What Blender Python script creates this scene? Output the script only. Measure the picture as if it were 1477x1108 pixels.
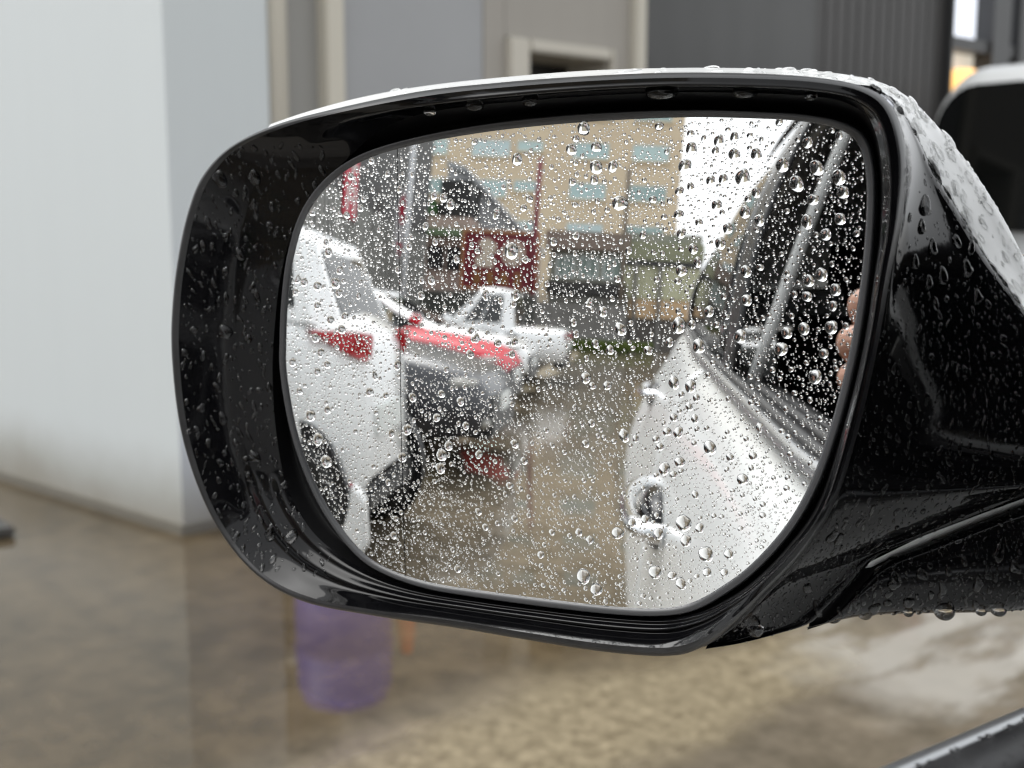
import bpy, bmesh, math, random
import numpy as np
from mathutils import Vector, Matrix
from mathutils.bvhtree import BVHTree
for o in list(bpy.data.objects): bpy.data.objects.remove(o)
SC = bpy.context.scene
COL = SC.collection
R = math.radians
# ------------------------------------------------------------------ camera, sky, sun, exposure
# world axes: X = right of the parked car, Y = its forward direction, Z up (metres); the camera looks out of its open window
cam = bpy.data.objects.new('camera', bpy.data.cameras.new('camera'))
COL.objects.link(cam); SC.camera = cam
cam.location = (0, 0, 1.12)
cam.rotation_euler = (R(90 - 8.3), 0, R(50))
cam.data.sensor_width = 36; cam.data.lens = 36 * 1700 / 1477
cam.data.clip_start = 0.01; cam.data.clip_end = 2000
cam.data.dof.use_dof = True; cam.data.dof.focus_distance = 0.315; cam.data.dof.aperture_fstop = 17
SC.render.resolution_x, SC.render.resolution_y = 1024, 768
W = bpy.data.worlds.new('World'); SC.world = W; W.use_nodes = True
nt = W.node_tree; nt.nodes.clear()
sky = nt.nodes.new('ShaderNodeTexSky'); sky.sky_type = 'NISHITA'; sky.sun_disc = False
SUN_EL, SUN_ROT = R(52), R(210)
sky.sun_elevation = SUN_EL; sky.sun_rotation = SUN_ROT; sky.air_density = 1.0; sky.dust_density = 6.0; sky.ozone_density = 1.0
hsv = nt.nodes.new('ShaderNodeHueSaturation'); hsv.inputs['Saturation'].default_value = 0.06
mixc = nt.nodes.new('ShaderNodeMix'); mixc.data_type = 'RGBA'; mixc.inputs[0].default_value = 0.65
mixc.inputs[7].default_value = (9.0, 9.25, 9.5, 1)      # the even grey of a closed cloud deck
bg = nt.nodes.new('ShaderNodeBackground'); bg.inputs[1].default_value = 0.1
wo = nt.nodes.new('ShaderNodeOutputWorld')
nt.links.new(sky.outputs[0], hsv.inputs['Color']); nt.links.new(hsv.outputs[0], mixc.inputs[6])
nt.links.new(mixc.outputs[2], bg.inputs[0]); nt.links.new(bg.outputs[0], wo.inputs[0])
sun = bpy.data.objects.new('sun', bpy.data.lights.new('sun', 'SUN')); COL.objects.link(sun)
sun.data.energy = 0.8; sun.data.angle = R(40); sun.data.color = (1, .98, .95)
_d = Vector((math.sin(SUN_ROT) * math.cos(SUN_EL), math.cos(SUN_ROT) * math.cos(SUN_EL), math.sin(SUN_EL)))
sun.rotation_euler = _d.to_track_quat('Z', 'Y').to_euler()
SC.view_settings.view_transform = 'Standard'; SC.view_settings.look = 'None'
SC.view_settings.gamma = 1; SC.view_settings.use_curve_mapping = False
SC.view_settings.exposure = 0.98
SC.render.engine = 'CYCLES'
SC.cycles.use_denoising = True; SC.cycles.pixel_filter_type = 'BLACKMAN_HARRIS'; SC.cycles.filter_width = 1.2
SC.cycles.max_bounces = 14; SC.cycles.transmission_bounces = 12; SC.cycles.glossy_bounces = 8; SC.cycles.diffuse_bounces = 3
SC.cycles.sample_clamp_indirect = 6.0; SC.cycles.blur_glossy = 0.3

# ------------------------------------------------------------------ helpers
def tag(o, label=None, cat=None, group=None, kind=None):
    if label: o['label'] = label
    if cat: o['category'] = cat
    if group: o['group'] = group
    if kind: o['kind'] = kind
    return o
def empty(name, loc=(0, 0, 0), rz=0.0, label=None, cat=None, group=None):
    o = bpy.data.objects.new(name, None); COL.objects.link(o); o.empty_display_size = .05
    o.location = loc; o.rotation_euler = (0, 0, rz)
    return tag(o, label, cat, group)
def mk(name, verts, faces, mat, parent=None, smooth=False, loc=None):
    me = bpy.data.meshes.new(name); me.from_pydata([tuple(map(float, v)) for v in verts], [], [tuple(f) for f in faces]); me.update()
    return link(name, me, mat, parent, smooth, loc)
def link(name, me, mat, parent=None, smooth=False, loc=None):
    o = bpy.data.objects.new(name, me); COL.objects.link(o)
    if mat: 
        for m_ in (mat if isinstance(mat, (list, tuple)) else [mat]): me.materials.append(m_)
    if smooth: me.polygons.foreach_set('use_smooth', [True] * len(me.polygons))
    if parent: o.parent = parent
    if loc: o.location = loc
    return o
class B:
    """collects boxes, prisms and tubes into one mesh"""
    def __init__(s): s.v = []; s.f = []
    def add(s, v, f):
        n = len(s.v); s.v += [tuple(map(float, q)) for q in v]; s.f += [tuple(i + n for i in q) for q in f]; return s
    def box(s, x0, x1, y0, y1, z0, z1):
        v = [(x, y, z) for x in (x0, x1) for y in (y0, y1) for z in (z0, z1)]
        return s.add(v, [(0, 1, 3, 2), (4, 6, 7, 5), (0, 4, 5, 1), (2, 3, 7, 6), (0, 2, 6, 4), (1, 5, 7, 3)])
    def prism(s, poly, axis, a0, a1):
        """poly of 2-D points extruded along axis 0/1/2"""
        def P(p, a): 
            q = [p[0], p[1]]; q.insert(axis, a); return q
        n = len(poly); v = [P(p, a0) for p in poly] + [P(p, a1) for p in poly]
        f = [tuple(range(n))[::-1], tuple(range(n, 2 * n))] + [(i, (i + 1) % n, n + (i + 1) % n, n + i) for i in range(n)]
        return s.add(v, f)
    def tube(s, pts, r, n=10, caps=True):
        pts = [Vector(p) for p in pts]; rows = []
        up = Vector((.31, .17, .93))
        for i, p in enumerate(pts):
            t = (pts[min(i + 1, len(pts) - 1)] - pts[max(i - 1, 0)]).normalized()
            a = t.cross(up).normalized(); b = t.cross(a); rr = r[i] if isinstance(r, (list, tuple)) else r
            rows.append([p + (a * math.cos(k * 2 * math.pi / n) + b * math.sin(k * 2 * math.pi / n)) * rr for k in range(n)])
        v = [q for row in rows for q in row]; f = []
        for i in range(len(rows) - 1):
            for k in range(n): f.append((i * n + k, i * n + (k + 1) % n, (i + 1) * n + (k + 1) % n, (i + 1) * n + k))
        if caps: f += [tuple(range(n))[::-1], tuple(range((len(rows) - 1) * n, len(rows) * n))]
        return s.add(v, f)
    def lathe(s, prof, c, axis=2, n=24):
        rows = []
        for (r_, h) in prof:
            for k in range(n):
                a = k * 2 * math.pi / n; q = [r_ * math.cos(a), r_ * math.sin(a)]; q.insert(axis, h)
                rows.append((q[0] + c[0], q[1] + c[1], q[2] + c[2]))
        f = []
        for i in range(len(prof) - 1):
            for k in range(n): f.append((i * n + k, i * n + (k + 1) % n, (i + 1) * n + (k + 1) % n, (i + 1) * n + k))
        return s.add(rows, f)
    def build(s, name, mat, parent=None, smooth=False, bevel=0, loc=None):
        o = mk(name, s.v, s.f, mat, parent, smooth, loc)
        bm = bmesh.new(); bm.from_mesh(o.data); bmesh.ops.recalc_face_normals(bm, faces=bm.faces)
        if bevel: bmesh.ops.bevel(bm, geom=[e for e in bm.edges], offset=bevel, segments=2, affect='EDGES', clamp_overlap=True)
        bm.to_mesh(o.data); bm.free()
        if smooth: o.data.polygons.foreach_set('use_smooth', [True] * len(o.data.polygons))
        return o
def box(name, x0, x1, y0, y1, z0, z1, mat, parent=None, bevel=0): return B().box(x0, x1, y0, y1, z0, z1).build(name, mat, parent, False, bevel)
def cr(P, n, closed=False):
    """Catmull-Rom through P, n samples per span"""
    P = np.array(P, float); N = len(P); out = []
    for i in range(N if closed else N - 1):
        g = (lambda k: P[k % N]) if closed else (lambda k: P[min(max(k, 0), N - 1)])
        p0, p1, p2, p3 = g(i - 1), g(i), g(i + 1), g(i + 2)
        if not closed and i == 0: p0 = 2 * p1 - p2
        if not closed and i == N - 2: p3 = 2 * p2 - p1
        for k in range(n):
            t = k / n
            out.append(.5 * (2 * p1 + (p2 - p0) * t + (2 * p0 - 5 * p1 + 4 * p2 - p3) * t * t + (3 * p1 - p0 - 3 * p2 + p3) * t ** 3))
    if not closed: out.append(P[-1])
    return np.array(out)
def grid(rows, closed=False):
    n = len(rows[0]); v = [q for r_ in rows for q in r_]; f = []
    for i in range(len(rows) - 1):
        for k in range(n if closed else n - 1): f.append((i * n + k, i * n + (k + 1) % n, (i + 1) * n + (k + 1) % n, (i + 1) * n + k))
    return v, f
# ---- materials
def mat(name, col=(.5, .5, .5), rough=.5, metal=0, coat=0, coat_rough=.03, spec=.5, emit=None, estr=0, ior=1.5):
    m = bpy.data.materials.new(name); m.use_nodes = True; b = m.node_tree.nodes['Principled BSDF']
    b.inputs['Base Color'].default_value = (*col, 1); b.inputs['Roughness'].default_value = rough; b.inputs['Metallic'].default_value = metal
    b.inputs['Coat Weight'].default_value = coat; b.inputs['Coat Roughness'].default_value = coat_rough; b.inputs['IOR'].default_value = ior
    b.inputs['Specular IOR Level'].default_value = spec
    if emit: b.inputs['Emission Color'].default_value = (*emit, 1); b.inputs['Emission Strength'].default_value = estr
    return m
def N(m, t, **kw):
    n = m.node_tree.nodes.new(t)
    for k, v in kw.items():
        if k in n.inputs: n.inputs[k].default_value = v
        else: setattr(n, k, v)
    return n
def L(m, a, b): m.node_tree.links.new(a, b)
def bsdf(m): return m.node_tree.nodes['Principled BSDF']
def vary(m, c1, c2, scale=3, detail=6, lo=.35, hi=.65, rough=None, bump=0, bscale=60, stretch=(1, 1, 1), dist=.02, w2=None):
    """noise-mottled colour, optional roughness variation and fine bump, all in object space"""
    tc = N(m, 'ShaderNodeTexCoord'); mp = N(m, 'ShaderNodeMapping'); mp.inputs['Scale'].default_value = stretch
    L(m, tc.outputs['Object'], mp.inputs[0])
    nz = N(m, 'ShaderNodeTexNoise', Scale=scale, Detail=detail, Roughness=.6); L(m, mp.outputs[0], nz.inputs['Vector'])
    rp = N(m, 'ShaderNodeValToRGB'); rp.color_ramp.elements[0].position = lo; rp.color_ramp.elements[1].position = hi
    rp.color_ramp.elements[0].color = (*c1, 1); rp.color_ramp.elements[1].color = (*c2, 1)
    L(m, nz.outputs['Fac'], rp.inputs[0]); L(m, rp.outputs[0], bsdf(m).inputs['Base Color'])
    if rough:
        mr = N(m, 'ShaderNodeMapRange'); mr.inputs[3].default_value, mr.inputs[4].default_value = rough
        L(m, nz.outputs['Fac'], mr.inputs[0]); L(m, mr.outputs[0], bsdf(m).inputs['Roughness'])
    if bump:
        n2 = N(m, 'ShaderNodeTexNoise', Scale=bscale, Detail=4); L(m, tc.outputs['Object'], n2.inputs['Vector'])
        bp = N(m, 'ShaderNodeBump', Strength=bump, Distance=dist); L(m, n2.outputs['Fac'], bp.inputs['Height']); L(m, bp.outputs[0], bsdf(m).inputs['Normal'])
    return m, nz, rp
M = {}
M['gloss_black'] = mat('gloss_black_shell', (.0035, .0035, .004), .05, spec=.22); vary(M['gloss_black'], (.0025, .0025, .003), (.004, .004, .0046), 160, rough=(.03, .08), bump=.012, bscale=260, dist=.0012)
M['black_rim'] = mat('satin_black_rim', (.012, .012, .013), .34); vary(M['black_rim'], (.010, .010, .011), (.018, .018, .019), 90, rough=(.26, .46))
M['black_matt'] = mat('matt_black_recess', (.0025, .0025, .003), .6, spec=.2)
M['rubber'] = mat('black_rubber', (.012, .012, .013), .35); vary(M['rubber'], (.006, .006, .007), (.012, .012, .013), 120, rough=(.34, .62), bump=.12, bscale=500, dist=.001)
M['mirror'] = mat('mirror_silver', (.93, .94, .94), 0.0, 1)
M['edge_grey'] = mat('mirror_edge_grey', (.05, .051, .054), .22); 
M['white_paint'] = mat('white_car_paint', (.82, .83, .82), .35, coat=.5, coat_rough=.12); vary(M['white_paint'], (.8, .81, .8), (.84, .85, .84), 6)
M['water'] = bpy.data.materials.new('rain_water'); M['water'].use_nodes = True
_n = M['water'].node_tree; _n.nodes.clear(); _g = _n.nodes.new('ShaderNodeBsdfGlass'); _g.inputs['IOR'].default_value = 1.333; _g.inputs['Roughness'].default_value = 0
_o = _n.nodes.new('ShaderNodeOutputMaterial'); _n.links.new(_g.outputs[0], _o.inputs[0])
M['chrome'] = mat('wet_chrome', (.75, .76, .78), .12, 1); M['bright_strip'] = mat('satin_bright_strip', (.42, .43, .44), .3, .85)
M['dark_glass'] = mat('tinted_window_glass', (.012, .014, .014), .03, spec=.6)
M['tyre'] = mat('tyre_rubber', (.012, .012, .012), .6); M['alloy'] = mat('alloy_rim', (.45, .46, .47), .25, .9)
M['trim_black'] = mat('black_plastic_trim', (.012, .012, .013), .4)
M['red_lens'] = mat('red_lamp_lens', (.36, .004, .01), .2); M['clear_lens'] = mat('clear_lamp_lens', (.34, .33, .3), .12, coat=.3)
M['plate'] = mat('number_plate', (.7, .72, .7), .4)
M['white_car'] = mat('white_body_paint', (.8, .81, .81), .3, coat=1, coat_rough=.05)
M['grey_car'] = mat('dark_grey_body_paint', (.028, .029, .035), .3, .0, coat=.25, coat_rough=.05)
M['red_car'] = mat('red_body_paint', (.5, .012, .03), .45, coat=.1, coat_rough=.2, spec=.3)
M['skin'] = mat('skin', (.5, .27, .19), .5); bsdf(M['skin']).inputs['Subsurface Weight'].default_value = .1; bsdf(M['skin']).inputs['Subsurface Radius'].default_value = (.01, .004, .002)
M['sleeve'] = mat('dark_sleeve_cloth', (.02, .022, .03), .85)
M['grey_trim'] = mat('pale_grey_trim', (.62, .63, .62), .6)
M['seat'] = mat('dark_seat_cloth', (.008, .008, .009), .8)
D = dict(
  O=[-0.2281,0.2135,1.0799],
  e1=[0.9307,0.3658,-0.0],
  e2=[-0.01342,0.03415,0.99933],
  n=[0.36555,-0.93007,0.03669],
  glass=[[-102.4,-9.9],[-102.6,0.9],[-101.7,13.9],[-99.4,26.8],[-94.1,39.5],[-84.7,49.1],[-71.6,55.7],[-53.0,59.7],[-29.9,62.4],[-8.6,63.7],[11.3,64.2],[30.0,64.1],[47.6,63.1],[57.7,62.1],[65.5,60.3],[70.5,57.1],[72.8,51.5],[73.8,42.8],[73.7,28.2],[72.3,11.7],[70.2,-1.7],[67.5,-13.8],[63.7,-26.1],[58.2,-37.3],[50.1,-48.1],[41.9,-55.7],[33.6,-61.3],[24.1,-64.1],[11.2,-65.6],[-5.5,-66.6],[-27.8,-67.6],[-47.0,-68.1],[-62.2,-66.3],[-72.7,-62.3],[-83.4,-53.1],[-91.7,-41.7],[-98.4,-27.1]],
  div=[[-59.6,59.7],[-58.7,41.4],[-57.6,21.5],[-57.0,-2.6],[-56.5,-27.1],[-56.1,-47.9],[-55.8,-67.6]],
  r0=[[-112.6,-11.3,-15.5],[-112.5,4.1,-15.4],[-110.7,19.5,-15.3],[-106.3,33.9,-15.0],[-97.5,46.5,-14.3],[-82.1,56.3,-13.2],[-66.9,60.2,-12.4],[-53.1,62.5,-11.8],[-37.0,64.4,-11.3],[-16.7,65.7,-10.9],[2.6,66.3,-10.8],[20.7,66.2,-11.0],[37.9,65.4,-11.4],[52.6,64.2,-11.9],[61.6,62.5,-12.2],[68.6,58.9,-12.4],[72.1,49.1,-12.2],[72.7,35.3,-11.7],[72.4,24.2,-11.4],[70.8,7.7,-11.1],[67.8,-9.3,-10.9],[61.3,-30.6,-11.0],[53.7,-44.0,-11.0],[45.3,-54.0,-11.1],[37.7,-60.6,-11.1],[30.7,-65.2,-11.2],[21.2,-68.1,-11.1],[5.0,-70.0,-11.1],[-14.3,-71.2,-11.2],[-35.0,-72.1,-11.7],[-57.0,-72.2,-12.5],[-74.5,-68.9,-13.3],[-86.7,-61.7,-13.9],[-94.9,-53.5,-14.3],[-102.2,-42.8,-14.7],[-108.8,-28.2,-15.2]],
  r1=[[-111.2,-10.8,-9.3],[-110.0,4.7,-9.1],[-107.5,20.1,-8.9],[-102.2,34.2,-8.5],[-92.8,46.3,-7.8],[-79.2,57.0,-7.1],[-65.4,63.9,-3.3],[-49.9,67.2,0.4],[-30.8,68.3,4.2],[-9.7,69.0,4.5],[10.0,69.3,4.5],[28.5,69.1,4.2],[45.8,68.2,3.7],[60.7,66.8,3.1],[69.5,64.7,2.7],[74.8,59.9,1.9],[77.4,49.7,1.5],[78.1,36.2,1.9],[77.2,25.1,2.3],[75.6,8.9,2.6],[72.6,-7.7,2.8],[67.5,-29.2,2.7],[59.7,-42.2,2.8],[51.4,-52.2,2.8],[42.9,-58.9,0.8],[35.0,-63.3,-1.2],[24.7,-66.6,-3.1],[8.7,-68.3,-3.0],[-10.4,-69.5,-3.1],[-30.8,-70.5,-3.5],[-53.2,-71.0,-4.9],[-72.0,-68.8,-6.5],[-87.7,-64.0,-8.1],[-98.4,-56.6,-8.9],[-106.1,-45.2,-9.3],[-110.0,-28.7,-9.4]],
  r2=[[-128.0,-8.2,-4.7],[-127.1,8.6,-4.7],[-124.6,24.1,-4.9],[-120.2,37.8,-5.2],[-111.8,48.9,-4.3],[-98.9,58.2,-3.0],[-79.8,64.3,1.4],[-59.2,67.4,5.3],[-34.0,69.1,9.0],[-11.4,70.0,9.4],[9.5,70.3,9.4],[29.0,70.1,9.1],[47.3,69.1,8.6],[62.5,67.6,8.0],[71.9,65.3,7.6],[77.3,60.6,6.5],[79.9,50.4,5.8],[80.4,37.2,6.2],[79.2,25.2,6.6],[77.5,9.3,7.0],[74.6,-7.6,7.2],[69.8,-27.6,7.2],[62.6,-40.5,7.2],[54.2,-50.9,7.2],[45.5,-59.3,4.5],[37.2,-65.4,1.8],[26.9,-69.9,-0.8],[9.8,-71.8,-0.7],[-10.9,-72.8,-0.8],[-32.3,-73.7,-1.2],[-57.6,-74.6,-1.7],[-80.2,-73.7,-2.5],[-97.7,-69.1,-3.4],[-110.9,-60.4,-4.7],[-120.7,-47.5,-5.6],[-126.1,-29.0,-5.0]],
  r3=[[-141.2,-5.7,0.9],[-140.3,12.1,0.9],[-137.6,27.7,0.6],[-133.6,40.9,0.3],[-127.7,51.1,-0.1],[-116.8,59.4,0.0],[-95.2,64.9,3.7],[-71.6,68.2,6.4],[-41.2,71.0,8.7],[-16.4,72.0,9.2],[6.4,72.3,9.3],[27.5,72.0,9.0],[47.2,70.9,8.5],[63.0,69.3,7.8],[73.4,66.7,7.4],[78.9,61.8,6.3],[81.7,51.6,5.6],[81.9,38.4,6.1],[80.4,25.2,6.5],[78.6,9.3,6.9],[75.7,-8.1,7.1],[71.1,-26.9,7.1],[64.4,-40.0,7.1],[55.8,-51.0,7.1],[47.5,-60.4,6.2],[39.5,-67.1,5.3],[30.1,-71.4,4.5],[12.3,-73.5,4.7],[-9.6,-74.4,4.7],[-31.6,-75.1,4.2],[-59.7,-76.7,3.6],[-86.2,-77.3,2.3],[-106.2,-73.5,0.8],[-121.5,-63.6,-0.7],[-131.4,-49.0,-0.0],[-138.5,-28.9,0.6]],
  r4=[[-144.9,-5.4,0.3],[-144.0,12.6,0.3],[-141.2,28.2,0.0],[-137.2,41.4,-0.4],[-131.6,51.6,-0.8],[-121.2,59.8,-1.1],[-102.9,65.5,1.0],[-80.6,69.1,2.9],[-48.6,72.8,4.3],[-21.9,73.9,5.0],[2.5,74.2,5.2],[25.0,73.9,5.0],[45.9,72.7,4.4],[62.3,70.9,3.8],[73.4,68.1,3.3],[79.3,63.1,2.5],[82.4,52.7,2.0],[82.4,39.4,2.5],[80.6,25.2,3.0],[78.7,9.1,3.4],[75.7,-9.0,3.6],[71.3,-27.1,3.6],[64.9,-40.4,3.6],[56.0,-52.1,3.6],[47.5,-62.5,3.1],[39.4,-69.9,2.7],[30.0,-74.3,2.3],[11.4,-76.5,2.5],[-11.7,-77.3,2.5],[-34.4,-78.0,2.0],[-63.6,-79.3,1.7],[-90.4,-79.6,0.7],[-109.1,-74.9,-0.3],[-124.5,-64.6,-1.4],[-134.6,-49.6,-0.7],[-142.0,-29.2,-0.0]],
  panel_a=[[72.9,68.4,0.8],[79.0,63.3,0.7],[82.2,52.8,1.0],[82.2,39.4,1.5],[81.2,31.5,1.8],[80.5,25.2,2.0],[79.5,17.1,2.2],[78.5,9.0,2.4],[77.1,0.0,2.5],[75.5,-9.1,2.6],[73.6,-18.4,2.6],[71.1,-27.3,2.6],[68.1,-34.2,2.6],[64.7,-40.7,2.6],[60.4,-46.8,2.6],[58.2,-49.4,2.6],[55.8,-52.4,2.6],[53.2,-55.5,2.5],[50.4,-59.0,2.5],[47.3,-62.8,2.4],[44.6,-65.4,2.4],[42.0,-67.9,2.3],[39.3,-70.0,2.3]],
  panel_b=[[72.1,70.0,-6.2],[76.0,67.4,-11.3],[80.5,60.1,-18.2],[84.4,51.3,-24.1],[90.5,40.6,-31.1],[96.2,30.4,-35.8],[101.0,23.5,-39.6],[105.6,17.1,-42.5],[113.0,6.1,-45.4],[119.9,-4.2,-47.4],[127.0,-16.2,-48.5],[126.1,-24.9,-46.6],[118.4,-27.1,-43.7],[108.7,-31.1,-39.8],[97.0,-36.5,-33.9],[86.3,-41.5,-27.8],[76.6,-46.6,-21.3],[71.5,-53.4,-18.3],[65.7,-60.6,-14.3],[62.2,-64.2,-11.3],[55.4,-66.8,-7.1],[47.6,-69.3,-2.9],[39.1,-71.4,0.2]],
  arm_top=[[61.6,-65.5,-12.4],[67.0,-63.0,-16.5],[72.7,-55.3,-19.5],[78.2,-48.4,-22.5],[87.9,-43.4,-29.0],[98.6,-38.1,-35.0],[108.8,-33.4,-40.8],[121.5,-27.8,-46.7],[133.6,-22.5,-53.6]],
  arm_bot=[[61.2,-66.4,-15.4],[66.4,-65.2,-19.6],[72.6,-64.4,-23.9],[82.0,-63.8,-29.5],[91.7,-63.2,-34.0],[101.3,-62.5,-38.0],[110.3,-61.8,-43.0],[123.5,-60.3,-48.9],[136.0,-58.8,-56.8]],
  capsil=[[-113.0,67.8,-14.4],[-99.5,71.0,-14.8],[-82.9,74.6,-17.3],[-66.0,77.6,-22.3],[-42.5,79.0,-23.4],[-11.7,79.8,-24.7],[13.3,79.2,-24.7],[36.5,77.9,-25.1],[54.4,76.4,-26.7],[64.5,74.8,-29.1],[70.0,73.3,-32.3],[76.1,69.5,-38.4],[82.6,62.5,-44.5],[90.0,53.2,-50.6],[97.1,42.1,-54.1],[102.4,32.0,-57.8],[106.6,22.4,-59.6],[111.8,12.4,-61.4],[118.2,-0.4,-63.4]],
  drops=[[0.0,61.9,1.9],[-3.3,56.5,1.71],[3.9,57.0,1.52],[11.2,42.5,2.28],[4.1,51.8,1.9],[8.8,51.9,1.52],[-19.5,54.3,1.71],[-20.3,29.7,2.47],[29.9,56.0,1.71],[28.4,51.7,1.9],[36.9,57.7,1.52],[40.8,58.5,1.33],[36.2,55.2,1.14],[41.0,54.2,1.71],[46.5,54.1,1.71],[43.4,48.6,2.09],[35.3,48.0,1.33],[38.5,48.3,1.33],[37.2,41.9,1.52],[30.2,46.5,1.14],[27.3,45.4,1.33],[27.4,39.6,1.33],[32.8,37.6,1.14],[28.3,34.9,1.33],[31.6,31.0,1.52],[32.9,27.7,1.33],[28.8,25.5,1.71],[38.6,32.5,1.71],[40.3,36.2,1.52],[44.5,40.2,1.71],[48.1,38.2,1.52],[47.0,44.9,1.33],[53.1,51.5,1.9],[56.7,47.0,2.09],[61.3,50.7,1.9],[58.8,56.7,1.52],[66.6,48.4,1.9],[67.8,44.9,1.71],[60.9,43.2,1.52],[59.7,37.9,1.71],[67.5,38.6,1.52],[64.3,34.9,1.52],[63.8,25.3,1.71],[60.9,23.8,1.52],[67.3,21.8,1.52],[66.8,12.8,1.71],[60.3,12.2,1.71],[56.2,11.0,1.52],[44.7,9.6,1.9],[55.0,7.0,1.9],[63.5,0.7,1.9],[45.4,25.7,1.52],[45.9,18.6,1.52],[36.5,15.5,1.52],[28.6,11.6,2.09],[34.1,6.6,1.9],[27.8,-3.1,1.71],[32.3,-3.7,1.71],[51.7,61.8,1.14],[37.9,-19.0,1.9],[35.4,-20.8,1.33],[30.0,-23.5,1.52],[25.9,-25.7,1.71],[29.4,-15.8,1.52],[26.4,-15.9,1.33],[23.4,-18.1,1.14],[14.5,-18.0,1.71],[5.1,-15.5,1.14],[46.6,-26.3,1.52],[43.2,-21.0,1.14],[31.5,-39.4,2.47],[37.6,-46.9,2.28],[32.2,-44.0,1.71],[24.7,-43.1,1.52],[23.9,-53.7,1.9],[31.1,-55.7,1.71],[3.3,-57.9,2.28],[7.1,-61.0,1.9],[13.2,-44.5,1.71],[38.1,-51.7,1.33],[43.6,-46.1,1.33],[35.8,-40.2,1.33],[33.7,-12.0,1.14],[28.1,-12.1,1.14],[1.8,-45.8,1.14],[5.1,-47.5,1.14],[21.0,-39.8,1.33],[17.3,-41.2,1.33],[-99.3,-5.8,1.52],[-89.6,2.3,1.52],[-83.4,7.9,1.52],[-77.9,9.4,1.33],[-88.7,12.1,1.33],[-94.3,19.1,1.52],[-88.8,18.0,1.71],[-81.6,19.2,1.9],[-80.2,16.2,1.33],[-84.8,-5.6,1.33],[-87.3,-2.0,1.52],[-68.3,-12.6,1.52],[-96.4,-14.7,1.33],[-91.8,-21.8,1.9],[-84.9,-19.5,1.33],[-88.7,-28.9,2.09],[-85.5,-35.5,2.09],[-79.0,5.4,1.52],[-58.0,-3.9,1.52],[-52.5,-13.0,1.52],[-42.4,-11.2,1.33],[-36.0,-12.9,1.33],[-44.0,-18.2,1.33],[-34.1,-19.7,1.33],[-42.3,-28.9,1.9],[-56.3,-31.0,1.71],[-39.9,-26.0,1.52],[-42.8,-32.8,1.71],[-29.7,-27.4,1.33],[-60.3,-24.3,1.33],[-54.5,-22.6,1.71],[-32.9,0.7,1.33],[-24.0,4.3,1.33],[-18.9,4.9,1.33],[-32.8,7.3,1.33],[-18.6,17.8,1.52],[-49.9,16.6,1.33],[-46.4,21.0,1.33],[-40.5,42.3,1.52],[-42.9,44.2,1.33],[-46.2,44.8,1.14],[-49.8,20.9,1.14],[-54.4,30.5,1.14],[-72.4,41.4,1.14],[-77.6,39.4,1.14],[-68.7,55.0,1.14],[-84.5,28.3,1.52],[-80.0,23.0,1.33],[-85.6,31.2,1.14],[-97.2,36.3,1.33],[3.5,-21.2,1.14],[-18.2,-23.3,1.33],[-27.6,-48.2,1.14],[-29.9,-44.0,1.14],[-18.1,-44.5,1.14],[-19.7,-35.2,1.14],[-9.8,-53.7,1.14],[-37.1,-61.9,1.33],[9.4,-5.1,1.33],[3.1,-3.5,1.52],[9.9,4.3,1.33],[12.7,9.9,1.71],[7.6,14.2,1.52],[-0.9,11.1,1.14],[20.6,4.8,1.33]],
  hang=[[51.1,-64.5,-2.8,2.3,2.5],[66.1,-63.1,-20.5,2.9,2.6],[73.5,-62.7,-24.9,2.3,2.0],[91.9,-61.5,-33.9,3.0,2.7],[104.4,-61.0,-39.9,2.2,1.7],[100.4,-61.3,-37.9,1.6,1.4],[83.7,-62.2,-29.5,1.5,1.3],[-30.0,68.5,3.7,3.0,1.7],[-45.3,67.4,2.3,2.0,1.2],[-12.7,68.7,4.5,2.6,1.4],[24.2,69.1,4.8,4.6,1.7],[45.2,68.2,4.2,3.4,1.4],[60.8,66.7,3.6,1.6,0.9]],
  house=[[-126.8,1.9,2.47],[-121.1,26.8,1.71],[-124.7,50.0,2.85],[-113.1,50.5,2.28],[-120.4,45.8,1.33],[-115.6,42.3,1.33],[-108.7,41.6,1.33],[-119.1,0.0,1.52],[-112.4,-15.4,1.52],[-134.4,-23.0,1.52],[-127.7,-26.2,1.71],[-115.2,-2.1,1.14],[-116.8,-38.0,1.9],[-119.9,-39.3,1.33],[-108.9,-61.7,2.47],[-101.0,-61.9,2.47],[-118.5,-44.9,1.52],[-106.4,-46.3,1.33],[-131.9,-34.2,1.14],[-123.5,-33.9,1.14],[84.5,41.7,2.28],[84.5,36.7,1.71],[86.6,31.8,1.9],[93.2,26.9,2.28],[88.9,25.1,2.09],[95.8,20.0,1.9],[86.6,23.5,1.71],[90.6,33.7,1.71],[93.4,32.0,1.52],[84.1,28.4,1.52],[98.0,18.3,1.33],[88.1,18.5,1.33],[69.4,-38.3,1.71],[51.9,-59.0,1.71],[70.5,-39.6,1.52],[62.1,-54.5,1.52],[81.0,-53.0,2.28],[87.1,-51.1,1.71],[103.9,-45.3,2.28],[108.0,-48.9,1.9],[99.7,-53.7,1.71],[91.8,-54.9,1.71],[84.0,-59.1,1.71],[76.2,-61.1,1.9],[64.3,-60.4,1.71]],
)
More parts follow.
